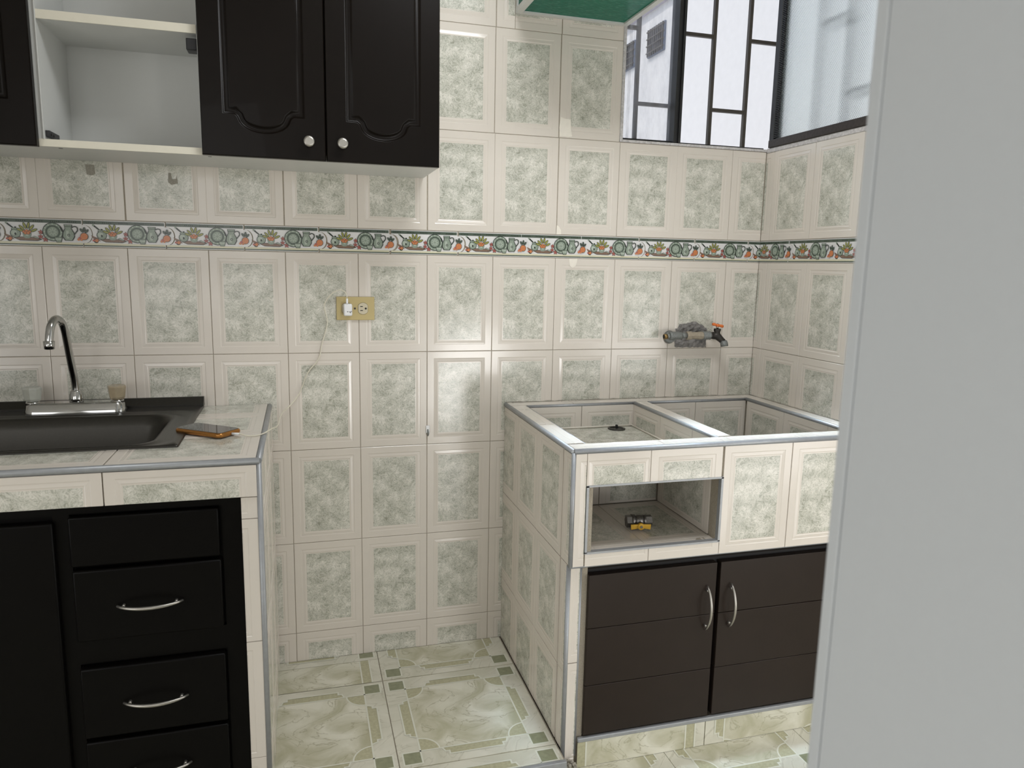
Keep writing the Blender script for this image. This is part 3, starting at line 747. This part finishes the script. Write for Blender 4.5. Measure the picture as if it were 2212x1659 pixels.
for x0, x1, hx in ((.300, .655, .6285), (.667, 1.018, .6985)):
    d = link('door', None, sc_, loc=((x0 + x1) / 2, -.59, .035))
    zs = [.036, .172, .326, .467]
    for z0, z1 in zip(zs, zs[1:]):
        B().box(x0, x1, -.604 + random.uniform(-.0004, .0004), -.583, z0 + .0006, z1 - .0006, bev=.0012).obj('board', 'brown', d)
    bow_handle(d, (hx, -.6045, .346), .060, 'z')
B().box(1.022, XR - .014, -.600, -.583, .036, .467, bev=.0012).obj('filler_board', 'brown', sc_)

# ball valve in the niche
bv = thing('ball_valve', (.49, -.46, .527), 'loose metal ball valve with yellow wing handle lying in the niche', 'valve')
ax = Vector((.985, -.17, 0)).normalized()
def vp(t, dy=0, dz=0):
    c = Vector((.492, -.470, .527 + .0175)); n_ = Vector((-ax.y, ax.x, 0))
    return c + ax * t + n_ * dy + Vector((0, 0, dz))
b = B()
b.tube([vp(-.034), vp(-.019)], .0165, 6, smooth=False); b.tube([vp(-.020), vp(-.012)], .0185, 18); b.tube([vp(-.013), vp(0), vp(.013)], [.015, .017, .015], 18)
b.tube([vp(.012), vp(.018)], .0160, 18); b.tube([vp(.018), vp(.034)], .0165, 6, smooth=False)
b.obj('body', 'valvemetal', bv)
B().tube([vp(0, -.012, .0), vp(0, -.027, -.003)], .0055, 10).obj('stem', 'valvemetal', bv)
b = B()
hc = vp(-.002, -.029, -.004)
def hp(t, u, v): return hc + ax * t + Vector((0, 0, 1)) * u + Vector((-ax.y, ax.x, 0)) * v
b.tube([hp(0, 0, .003), hp(0, 0, -.006)], [.0095, .0085], 16)
for s in (-1, 1):
    q = [(s * .005, -.005), (s * .026, -.0085), (s * .027, .005), (s * .006, .0055)]
    lo = [b.bm.verts.new(hp(t, u, .001)) for t, u in q]; hi = [b.bm.verts.new(hp(t, u, -.003)) for t, u in q]
    b.bm.faces.new(lo); b.bm.faces.new(hi[::-1])
    for i in range(4): b.bm.faces.new((lo[i], lo[(i + 1) % 4], hi[(i + 1) % 4], hi[i]))
hd = b.obj('handle', 'yellow', bv, label='yellow wing handle')
B().tube([hp(0, 0, -.005), hp(0, 0, -.009)], .0035, 6).obj('nut', 'chrome', hd)

# ------------------------------------------------------------------ kitchen counter (left)
KT, KX, KY = .806, -.450, -.618
kc = thing('kitchen_counter', (-1.0, -.3, 0), 'tiled masonry counter with grey edge trim at the left', 'counter')
b = B()
# slab around the sink bowl
b.box(-.655, KX - .003, KY + .006, -.0, KT - .075, KT - .007); b.box(-1.88, -.655, KY + .006, -.475, KT - .075, KT - .007); b.box(-1.88, -.655, -.11, 0, KT - .075, KT - .007)
b.box(-.490, KX - .003, KY + .008, -.0, -.05, KT - .075)
b.obj('body', 'grout', kc)
rows = [(-.150, 0, -.150, .217), (-.367, -.150, -.367, .217), (-.604, -.367, -.604, .237)]
for y0, y1, py, W_ in rows:
    tile(kc, 'top', KT, -.628 - G, KX - .010, y0, y1, -.747, py, W=W_, rot=True, H=.288)
for x0, x1 in ((-1.62, -1.325), (-1.325, -1.036), (-1.036, -.747), (-.747, -.628 + G)):
    tile(kc, 'top', KT, x0, x1, -.604, -.478, x0, -.604, W=.237, rot=True, H=.288)
for x0, x1 in ((-1.62, -1.325), (-1.325, -1.036), (-1.036, -.747), (-.747, -.459)):
    tile(kc, 'back', KY, x0, x1, .725, KT - .012, x0, .800 - .2, rot=True, H=.288)
for z0, z1, pb in ((-.0, .124, .124 - .2863), (.124, .400, .115), (.400, .677, .391), (.677, .724, .668)):
    tile(kc, 'back', KY + .003, -.493, -.459, z0, z1, -.659, pb)
for z0, z1, pb in ((0, .092, -.194), (.092, .3783, .092), (.3783, .6646, .3783), (.6646, KT - .012, .6646)):
    for a0, a1 in ((-.607, -.41), (-.41, -.21), (-.21, -.0)):
        tile(kc, 'right_facing', KX, a0, a1, z0, z1, a0, pb)
trim(kc, [(-1.62, KY + .006, KT - .006), (KX - .003, KY + .006, KT - .006)], .0075)
trim(kc, [(KX - .005, KY + .006, KT - .006), (KX - .005, -.001, KT - .006)], .0070)
trim(kc, [(KX - .005, KY + .006, KT - .01), (KX - .005, KY + .006, .0)], .0060)

# steel sink
ss = thing('steel_sink', (-.95, -.28, KT), 'dull stainless steel sink set into the tiled counter', 'sink')
def rrect(x0, x1, y0, y1, r, n=6):
    out = []
    for cx, cy, a in ((x1 - r, y1 - r, 0), (x0 + r, y1 - r, 90), (x0 + r, y0 + r, 180), (x1 - r, y0 + r, 270)):
        for i in range(n + 1):
            t = R(a + 90 * i / n); out.append((cx + r * math.cos(t), cy + r * math.sin(t)))
    return out
b = B(); bm = b.bm
zt = KT + .005
prof = [  # x0,x1,y0,y1,r,z
    (-1.60, -.628, -.483, -.026, .004, KT + .0005), (-1.60, -.629, -.482, -.026, .004, zt),
    (-1.36, -.645, -.476, -.095, .045, zt), (-1.355, -.651, -.471, -.100, .045, zt - .002), (-1.345, -.669, -.466, -.112, .05, zt - .0025),
    (-1.340, -.675, -.464, -.117, .05, zt - .0005), (-1.33, -.684, -.461, -.122, .055, zt - .001), (-1.325, -.690, -.458, -.127, .06, zt - .006), (-1.315, -.702, -.450, -.134, .06, zt - .03),
    (-1.30, -.72, -.44, -.145, .06, zt - .12), (-1.27, -.75, -.41, -.17, .05, zt - .145)]
prev = None
for x0, x1, y0, y1, r, z in prof:
    rg = [bm.verts.new((x, y, z)) for x, y in rrect(x0, x1, y0, y1, r)]
    if prev:
        for i in range(len(rg)):
            f = bm.faces.new((prev[i], prev[(i + 1) % len(rg)], rg[(i + 1) % len(rg)], rg[i])); f.smooth = True
    prev = rg
bm.faces.new(prev)
b.obj('bowl', 'steel', ss)
b = B(); b.prism([(-.026, zt - .001), (-.0012, zt - .001), (-.0012, KT + .028), (-.010, KT + .0285), (-.026, zt + .006)], -1.60, -.628, axis='X')
b.obj('backsplash', 'steel', ss, label='low folded steel upstand')
B().lathe([(.03, -.001), (.03, .002), (.02, .001), (.018, -.001)], (-1.0, -.29, zt - .144), seg=20).obj('drain', 'chrome', ss)

# sink faucet
fa = thing('kitchen_faucet', (-.93, -.06, zt), 'chrome two-handle kitchen faucet with swan neck spout', 'faucet')
b = B(); bm = b.bm
prev = None
for hw, hd_, z in ((.119, .027, zt), (.119, .027, zt + .008), (.116, .024, zt + .013), (.114, .022, zt + .022), (.108, .018, zt + .027)):
    rg = []
    for x, y in rrect(-.931 - hw, -.931 + hw, -.062 - hd_, -.062 + hd_, hd_ * .95, 5):
        k = abs(x + .931) / .119
        zz = z + (.004 * (1 - k * k) if z > zt + .02 else 0)
        rg.append(bm.verts.new((x, y, zz)))
    if prev:
        for i in range(len(rg)): f = bm.faces.new((prev[i], prev[(i + 1) % len(rg)], rg[(i + 1) % len(rg)], rg[i])); f.smooth = True
    prev = rg
bm.faces.new(prev)
b.obj('base', 'chrome', fa)
b = B(); b.lathe([(.016, 0), (.0165, .003), (.0165, .020), (.0135, .024), (.0135, .028), (.0105, .032)], (-.930, -.062, zt + .028), seg=20); b.obj('collar', 'chrome', fa)
ctrl = [(-.930, -.062, zt + .05), (-.931, -.063, .895), (-.934, -.075, .955), (-.936, -.088, 1.010), (-.937, -.098, 1.037), (-.939, -.112, 1.053), (-.942, -.130, 1.060), (-.945, -.147, 1.056), (-.948, -.161, 1.042), (-.950, -.168, 1.020), (-.951, -.170, 1.004)]
def smooth_path(c, n=4):
    c = [Vector(p) for p in c]; out = []
    for i in range(len(c) - 1):
        p0, p1, p2, p3 = c[max(i - 1, 0)], c[i], c[i + 1], c[min(i + 2, len(c) - 1)]
        for k in range(n):
            t = k / n
            out.append(.5 * ((2 * p1) + (-p0 + p2) * t + (2 * p0 - 5 * p1 + 4 * p2 - p3) * t * t + (-p0 + 3 * p1 - 3 * p2 + p3) * t ** 3))
    out.append(c[-1]); return out
sp = B().tube(smooth_path(ctrl), .0092, 14).obj('spout', 'chrome', fa)
B().lathe([(.0095, .012), (.0125, .011), (.0115, -.008), (.009, -.009)], (-.951, -.171, .998), seg=20).obj('aerator', 'chrome', sp)
for x, mk, lb in ((-1.030, 'knobplastic', 'clear faceted plastic knob'), (-.834, 'knobamber', 'yellowed faceted plastic knob')):
    b = B(); b.lathe([(.016, 0), (.016, .006), (.009, .009), (.009, .014)], (x, -.062, zt + .024), seg=16); h = b.obj('handle', 'chrome', fa)
    B().lathe([(.0165, .0), (.019, .006), (.0225, .032), (.0215, .036), (.010, .034)], (x, -.062, zt + .033), seg=8, smooth=False).obj('knob', mk, h, label=lb)

# drawer cabinet under the counter
dc = thing('base_cabinet', (-1.0, -.6, .05), 'black lacquered base cabinet with drawers under the left counter', 'cabinet')
b = B(); b.box(-1.60, -.491, -.590, -.02, .03, .724); b.obj('carcass', 'blackbase', dc)
b = B(); b.box(-.532, -.4925, -.6000, -.588, .03, .7245); b.box(-1.6, -.532, -.5985, -.588, .706, .7245); b.box(-.845, -.816, -.5985, -.588, .03, .706); b.box(-.816, -.532, -.5985, -.588, .384, .438)
b.obj('face_frame', 'blackbase', dc)
d = B().box(-1.30, -.843, -.612, -.589, .06, .694, bev=.004).obj('door', 'blackbase', dc)
B().box(-1.6, -1.31, -.612, -.589, .06, .694, bev=.004).obj('door', 'blackbase', dc)
B().box(-.817, -.538, -.610, -.589, .598, .703, bev=.004).obj('false_front', 'blackbase', dc)
for z0, z1, hz in ((.439, .591, .512), (.223, .379, .298), (.062, .214, .141)):
    d = B().box(-.815, -.536, -.613, -.589, z0, z1, bev=.004).obj('drawer', 'blackbase', dc)
    bow_handle(d, (-.675, -.6135, hz), .062, 'x')

# ------------------------------------------------------------------ wall cabinet
wc = thing('wall_cabinet', (-.6, -.12, 1.456), 'dark wall cabinet with white carcass and one open doorless bay', 'cabinet')
ZT, ZBt = 2.16, 1.456
b = B(); b.box(-1.60, -.012, -.243, -.002, ZBt, ZBt + .0155); b.obj('bottom_board', 'melamine', wc)
B().box(-1.60, -.012, -.243, -.002, ZT - .016, ZT).obj('top_board', 'melamine', wc)
for x in (-1.60, -.921, -.5785, -.028): B().box(x, x + .016, -.2435, -.002, ZBt + .0155, ZT - .016).obj('side_board', 'melamine', wc)
B().box(-1.585, -.028, -.022, -.014, ZBt + .0155, ZT - .016).obj('back_board', 'melamine', wc)
B().box(-.905, -.5785, -.2425, -.022, 1.727, 1.745).obj('shelf', 'melamine', wc)
B().box(-.905, -.579, -.2455, -.2425, 1.7265, 1.7455).obj('edge_strip', 'edgeband', wc); B().box(-.917, -.5745, -.246, -.243, ZBt, ZBt + .016).obj('edge_strip', 'edgeband', wc)
B().box(-.9065, -.9045 + .0, -.2475, -.2435, ZBt + .016, ZT).obj('edge_strip', 'melamine', wc)
# hinge leftovers
h = B().box(-.905, -.896, -.238, -.165, ZBt + .022, ZBt + .036, bev=.001).obj('hinge_plate', 'blackplastic', wc)
b = B()
for yy in (-.226, -.209): b.lathe([(.003, 0), (.003, .001), (.001, .0012)], (-.896, yy, ZBt + .028), axis='X', seg=8)
b.obj('screw', 'darkmetal', h)
B().box(-.602, -.5785, -.2435, -.205, 1.690, 1.716, bev=.002).obj('hinge_plate', 'blackplastic', wc)
for x in (-.880, -.563): B().box(x - .004, x + .004, -.226, -.222, ZBt - .0006, ZBt + .001).obj('slot', 'hole', wc)
# routed doors
def offset(pts, d):
    n = len(pts); out = []
    for i in range(n):
        a, p, c = Vector(pts[i - 1]), Vector(pts[i]), Vector(pts[(i + 1) % n])
        e1 = (p - a).normalized(); e2 = (c - p).normalized()
        n1 = Vector((-e1.y, e1.x)); n2 = Vector((-e2.y, e2.x)); m_ = (n1 + n2)
        m_ = m_ / max(.35, m_.dot(m_) / 2) if m_.length > 1e-6 else n1
        out.append(tuple(p + m_ * d))
    return out
def routed_door(name, x0, x1, z0, z1, yf, parent):
    b = B(); bm = b.bm
    mx = .047; xa, xb = x0 + mx, x1 - mx; zb = z0 + .095; ztp = z1 - .06; cx = (xa + xb) / 2; hw = (xb - xa) / 2
    path = [(xa, zb), (xa + .026, zb), (xa + .032, zb - .005)]
    for i in range(1, 12):
        t = math.pi * i / 12; path.append((cx - (hw - .034) * math.cos(t), zb - .007 - .034 * math.sin(t)))
    path += [(xb - .032, zb - .005), (xb - .026, zb), (xb, zb), (xb, ztp), (xa, ztp)]   # CCW in (x,z)
    outer = [(x0 + .002, z0 + .002), (x1 - .002, z0 + .002), (x1 - .002, z1 - .002), (x0 + .002, z1 - .002)]
    # front face ring with hole
    ov = [bm.verts.new((x, yf, z)) for x, z in outer]
    def ring(pts, y): return [bm.verts.new((x, y, z)) for x, z in pts]
    rings = [ring(path, yf), ring(offset(path, .0014), yf + .0008), ring(offset(path, .0035), yf + .0045), ring(offset(path, .0060), yf + .0056), ring(offset(path, .0125), yf + .0056), ring(offset(path, .0145), yf + .0035), ring(offset(path, .0165), yf + .0008), ring(offset(path, .0185), yf + .0)]
    eo = [bm.edges.new((ov[i], ov[(i + 1) % 4])) for i in range(4)]
    n = len(path); ei = [bm.edges.new((rings[0][i], rings[0][(i + 1) % n])) for i in range(n)]
    bmesh.ops.triangle_fill(bm, edges=eo + ei, use_beauty=True)
    for a, c in zip(rings, rings[1:]):
        for i in range(n): f = bm.faces.new((a[i], a[(i + 1) % n], c[(i + 1) % n], c[i])); f.smooth = True
    bm.faces.new(rings[-1])
    o2 = [bm.verts.new((x, yf + .003, z)) for x, z in ((x0, z0), (x1, z0), (x1, z1), (x0, z1))]; o3 = [bm.verts.new((x, yf + .018, z)) for x, z in ((x0, z0), (x1, z0), (x1, z1), (x0, z1))]
    for a, c in ((ov, o2), (o2, o3)):
        for i in range(4): bm.faces.new((a[i], a[(i + 1) % 4], c[(i + 1) % 4], c[i]))
    bm.faces.new(o3)
    return b.obj(name, 'black', parent)
for x0, x1, kx, z0 in ((-.5755, -.2935, -.333, 1.4555), (-.2915, -.0125, -.2535, 1.4555), (-1.24, -.9165, None, 1.4535)):
    d = routed_door('door', x0, x1, z0, 2.16, -.264, wc)
    if kx is not None:
        B().lathe([(.006, 0), (.005, .008), (.0115, .013), (.0130, .017), (.0124, .0198), (.0085, .0210)][::1], (0, 0, 0), axis='Y', seg=22).obj('knob', 'knob', d)
        k = d.children[-1] if d.children else None
        for ob in d.children:
            ob.location = Vector((kx, -.264, 1.4975)); ob.rotation_euler = (0, 0, math.pi)

# ------------------------------------------------------------------ wall outlet, plug, cable, phone
wo_ = thing('wall_outlet', (-.21, 0, 1.08), 'mustard yellow duplex outlet plate on the tiled wall', 'outlet')
B().box(-.2635, -.1555, -.0065, .0015, 1.0465, 1.1135, bev=.0015).obj('plate', 'outlet', wo_)
for cx in (-.2345, -.1885):
    pts = []
    for i in range(24):
        t = 2 * math.pi * i / 24; pts.append((cx + max(-.0135, min(.0135, .0165 * math.cos(t))), 1.080 + .0165 * math.sin(t)))
    f = B().prism(pts, -.0085, -.004, axis='Y').obj('receptacle', 'ivory', wo_)
    b = B()
    pts2 = [(x, z) for x, z in pts]
    for i in range(24):
        a, c = pts2[i], pts2[(i + 1) % 24]; b.tube([(a[0], -.0066, a[1]), (c[0], -.0066, c[1])], .0006, 4)
    b.obj('outline', 'hole', f)
    b = B(); b.box(cx - .008, cx - .0005, -.0088, -.008, 1.0845, 1.0868); b.box(cx - .008, cx - .0005, -.0088, -.008, 1.0732, 1.0755); b.lathe([(.0030, 0), (.0030, .0004)], (cx + .0078, -.0088, 1.080), axis='Y', seg=12)
    b.obj('slots', 'hole', f)
B().lathe([(.003, 0), (.003, .0015), (.001, .002)], (-.2115, -.0068, 1.080), axis='Y', seg=12).obj('screw', 'darkmetal', wo_)
for o in list(wo_.children):
    if o.name.startswith('screw'): o.rotation_euler = (0, 0, 0)
ch_ = thing('charger', (-.231, -.02, 1.08), 'white plug-in phone charger in the left socket of the outlet', 'charger')
B().box(-.2445, -.2205, -.034, -.0090, 1.0600, 1.0945, bev=.004).obj('body', 'whiteplastic', ch_)
B().box(-.2375, -.2315, -.029, -.022, 1.0945, 1.110, bev=.002).obj('connector', 'whiteplastic', ch_)
b = B()
for x, z in ((-.2275, 1.072), (-.2235, 1.073), (-.2260, 1.0695), (-.2335, 1.0725)): b.box(x - .0015, x + .0015, -.0346, -.0338, z - .0008, z + .0008)
b.obj('worn_mark', 'hole', ch_)
pc = [(-.523, -.399, .8125), (-.505, -.405, .812), (-.488, -.411, .8085), (-.468, -.408, .808), (-.452, -.392, .8095), (-.438, -.345, .8085), (-.427, -.25, .795), (-.423, -.15, .797), (-.415, -.08, .799), (-.401, -.03, .802), (-.372, -.010, .836), (-.348, -.008, .894), (-.3165, -.008, .935), (-.3055, -.008, .980), (-.2895, -.008, 1.040), (-.2975, -.012, 1.088), (-.279, -.022, 1.120), (-.254, -.028, 1.134), (-.2385, -.0275, 1.126), (-.2345, -.0255, 1.1115)]
cb_ = B().tube(smooth_path(pc, 5), .0016, 8).obj('charging_cable', 'cable', None, 'thin cream charging cable from the phone to the wall outlet', 'cable')
B().tube([(-.524, -.3985, .8125), (-.508, -.4035, .8122)], .0028, 10).obj('plug', 'whiteplastic', cb_)
ph = thing('phone', (-.578, -.362, KT), 'smartphone in a copper case lying face up on the counter', 'phone')
pm = Matrix.Translation((-.580, -.357, KT + .0075)) @ Matrix.Rotation(R(-38), 4, 'Z')
def place(o, mtx):
    o.matrix_world = mtx; pl = o.parent.location; o.location = o.location - pl
def slab(hx, hy, r, z0, z1, edge):
    b = B(); bm = b.bm; prev = None
    for ins, z in ((edge, z0), (edge * .3, z0 + (z1 - z0) * .15), (0, z0 + (z1 - z0) * .4), (0, z0 + (z1 - z0) * .6), (edge * .3, z0 + (z1 - z0) * .85), (edge, z1)):
        rg = [bm.verts.new((x, y, z)) for x, y in rrect(-hx + ins, hx - ins, -hy + ins, hy - ins, r - ins * .5, 5)]
        if prev:
            for i in range(len(rg)): f = bm.faces.new((prev[i], prev[(i + 1) % len(rg)], rg[(i + 1) % len(rg)], rg[i])); f.smooth = True
        else: bm.faces.new(rg)
        prev = rg
    bm.faces.new(prev)
    return b
o = slab(.070, .0365, .012, -.0055, .0055, .003).obj('case', 'copper', ph); place(o, pm)
o = slab(.0665, .0325, .009, .0050, .0062, .0004).obj('screen', 'screen', ph, label='dark glossy screen'); place(o, pm)

# ------------------------------------------------------------------ wall tap with galvanised pipe in a broken patch
b = B(); bm = b.bm
out = [(.829, .9555), (.828, .99), (.8265, 1.018), (.833, 1.032), (.852, 1.034), (.872, 1.035), (.892, 1.0405), (.905, 1.036), (.922, 1.026), (.938, 1.016), (.9405, .99), (.9415, .9555), (.91, .954), (.86, .9545)]
grid = []
for i in range(17):
    row = []
    for j in range(13):
        u, v = i / 16, j / 12
        x = .826 + .116 * u; z = .954 + .088 * v
        # clamp inside the outline top
        topz = [1.018, 1.033, 1.034, 1.034, 1.0355, 1.039, 1.0405, 1.035, 1.030, 1.025, 1.018][min(10, int(u * 10.99))]
        z = .954 + (topz - .954) * v
        y = -.0012 if i in (0, 16) or j in (0, 12) else -.002 - random.uniform(0, .006) * 1.0
        row.append(bm.verts.new((x + random.uniform(-.0018, .0018), y, z + random.uniform(-.0015, .0015))))
    grid.append(row)
for i in range(16):
    for j in range(12): bm.faces.new((grid[i][j], grid[i + 1][j], grid[i + 1][j + 1], grid[i][j + 1]))
b.obj('mortar_patch', 'mortar', wall_back, label='rough grey mortar patch around the pipe')
wt = thing('wall_tap', (.86, -.03, 1.0), 'old orange-handled tap on corroded pipework above the laundry sink', 'tap')
PY = -.040; PZ = .997
b = B(); b.tube([(.764, PY, PZ - .003), (.776, PY, PZ - .002)], .0085, 12); b.obj('brass_nipple', 'brass', wt)
B().lathe([(.0065, 0), (.0065, .001)], (.7632, PY, PZ - .003), axis='X', seg=12).obj('bore', 'hole', wt)
b = B(); b.tube([(.775, PY, PZ - .002), (.785, PY, PZ)], .0095, 12); b.tube([(.783, PY, PZ), (.789, PY, PZ), (.822, PY, PZ), (.827, PY, PZ)], [.0125, .0135, .0125, .0115], 16)
b.tube([(.803, PY, PZ), (.803, -.004, PZ - .006)], .011, 14); b.tube([(.803, -.014, PZ - .008), (.803, -.003, PZ - .008)], [.018, .022], 16)
b.obj('tee_fitting', 'pipe', wt)
b = B(); b.tube([(.825, PY, PZ), (.846, PY, PZ)], .0095, 12); b.obj('nipple', 'pipe', wt)
b = B(); b.tube([(.845, PY, PZ), (.847, PY, PZ), (.861, PY, PZ)], [.0125, .0140, .0140], 8, smooth=False); b.tube([(.860, PY, PZ), (.866, PY, PZ), (.885, PY, PZ), (.888, PY, PZ), (.904, PY, PZ)], [.0125, .0115, .0115, .0128, .0128], 8, smooth=False)
b.obj('union', 'pvc', wt)
b = B(); b.tube([(.903, PY, PZ), (.905, PY, PZ), (.928, PY, PZ), (.930, PY, PZ)], [.0135, .0145, .0135, .0145], 16); b.tube([(.916, PY, PZ), (.916, -.003, PZ)], .0125, 14)
b.obj('elbow', 'pipe', wt)
tp = B(); tp.tube([(.929, PY, PZ), (.944, PY, PZ)], .0115, 10); tp.tube([(.940, PY, PZ), (.956, PY - .004, PZ - .001), (.964, PY - .014, PZ - .012), (.970, PY - .022, PZ - .020)], [.012, .0135, .0105, .0095], 12)
tp.tube([(.955, PY - .004, PZ), (.955, PY - .004, PZ + .020)], [.011, .0095], 10); tp.tube([(.955, PY - .004, PZ + .014), (.955, PY - .004, PZ + .023)], .0115, 6, smooth=False)
tp = tp.obj('tap_body', 'darkmetal', wt)
B().tube([(.970, PY - .022, PZ - .016), (.971, PY - .024, PZ - .024), (.972, PY - .026, PZ - .034)], [.0105, .0125, .0125], 16).obj('outlet_ring', 'pipe', tp)
b = B(); b.tube([(.955, PY - .004, PZ + .022), (.955, PY - .004, PZ + .034)], .004, 8); b.obj('stem', 'chrome', wt)
b = B(); hz = PZ + .034
b.tube([(.937, PY - .002, hz + .003), (.941, PY - .002, hz + .003), (.950, PY - .004, hz + .001), (.960, PY - .005, hz - .001), (.969, PY - .006, hz - .003), (.974, PY - .006, hz - .004)], [.004, .0052, .0038, .0038, .0052, .0045], 10)
b.tube([(.955, PY - .004, hz - .005), (.955, PY - .004, hz + .004)], .006, 10)
hd = b.obj('handle', 'orange', wt, label='orange tee handle')
B().tube([(.955, PY - .004, hz + .003), (.955, PY - .004, hz + .007)], [.0035, .002], 8).obj('screw', 'chrome', hd)

# ------------------------------------------------------------------ small wall items
hk = thing('adhesive_hook', (.002, 0, .708), 'tiny white adhesive hook on the joint of the niche wall tiles', 'hook')
B().box(-.004, .008, -.005, .0, .700, .724, bev=.002).obj('pad', 'whiteplastic', hk)
B().tube([(.002, -.004, .712), (.002, -.011, .704), (.002, -.011, .697), (.002, -.005, .693)], .0022, 8).obj('hook', 'pipe', hk)
def scrap(name, pts, mat, label, cat, y=-.0005):
    b = B(); b.prism(pts, y, y + .0007, axis='Y')
    b.obj(name, mat, None, label, cat, origin=(pts[0][0], y, pts[0][1]))
scrap('tape_scrap', [(.404, 1.655), (.420, 1.651), (.436, 1.650), (.4375, 1.620), (.442, 1.601), (.430, 1.599), (.402, 1.600), (.400, 1.625)], 'tape', 'beige tape scrap bridging two tiles left of the window', 'tape')
scrap('tape_scrap', [(.401, 1.337), (.408, 1.333), (.415, 1.322), (.416, 1.309), (.400, 1.309)], 'tape', 'small pale torn tape scrap just above the fruit border', 'tape')
scrap('paper_residue', [(.445, 1.2365), (.472, 1.2365), (.470, 1.222), (.466, 1.212), (.455, 1.208), (.448, 1.214), (.446, 1.226)], 'tape', 'pale glue smear just below the fruit border', 'residue')
scrap('glue_mark', [(-.886, 1.447), (-.866, 1.447), (-.864, 1.424), (-.872, 1.420), (-.884, 1.422)], 'residue', 'brown rectangular glue mark on the first tile under the cabinet', 'residue')
scrap('glue_mark', [(-.690, 1.436), (-.684, 1.436), (-.682, 1.420), (-.672, 1.421), (-.670, 1.430), (-.668, 1.410), (-.684, 1.405), (-.692, 1.412)], 'residue', 'ragged brown glue mark on the second tile under the cabinet', 'residue')
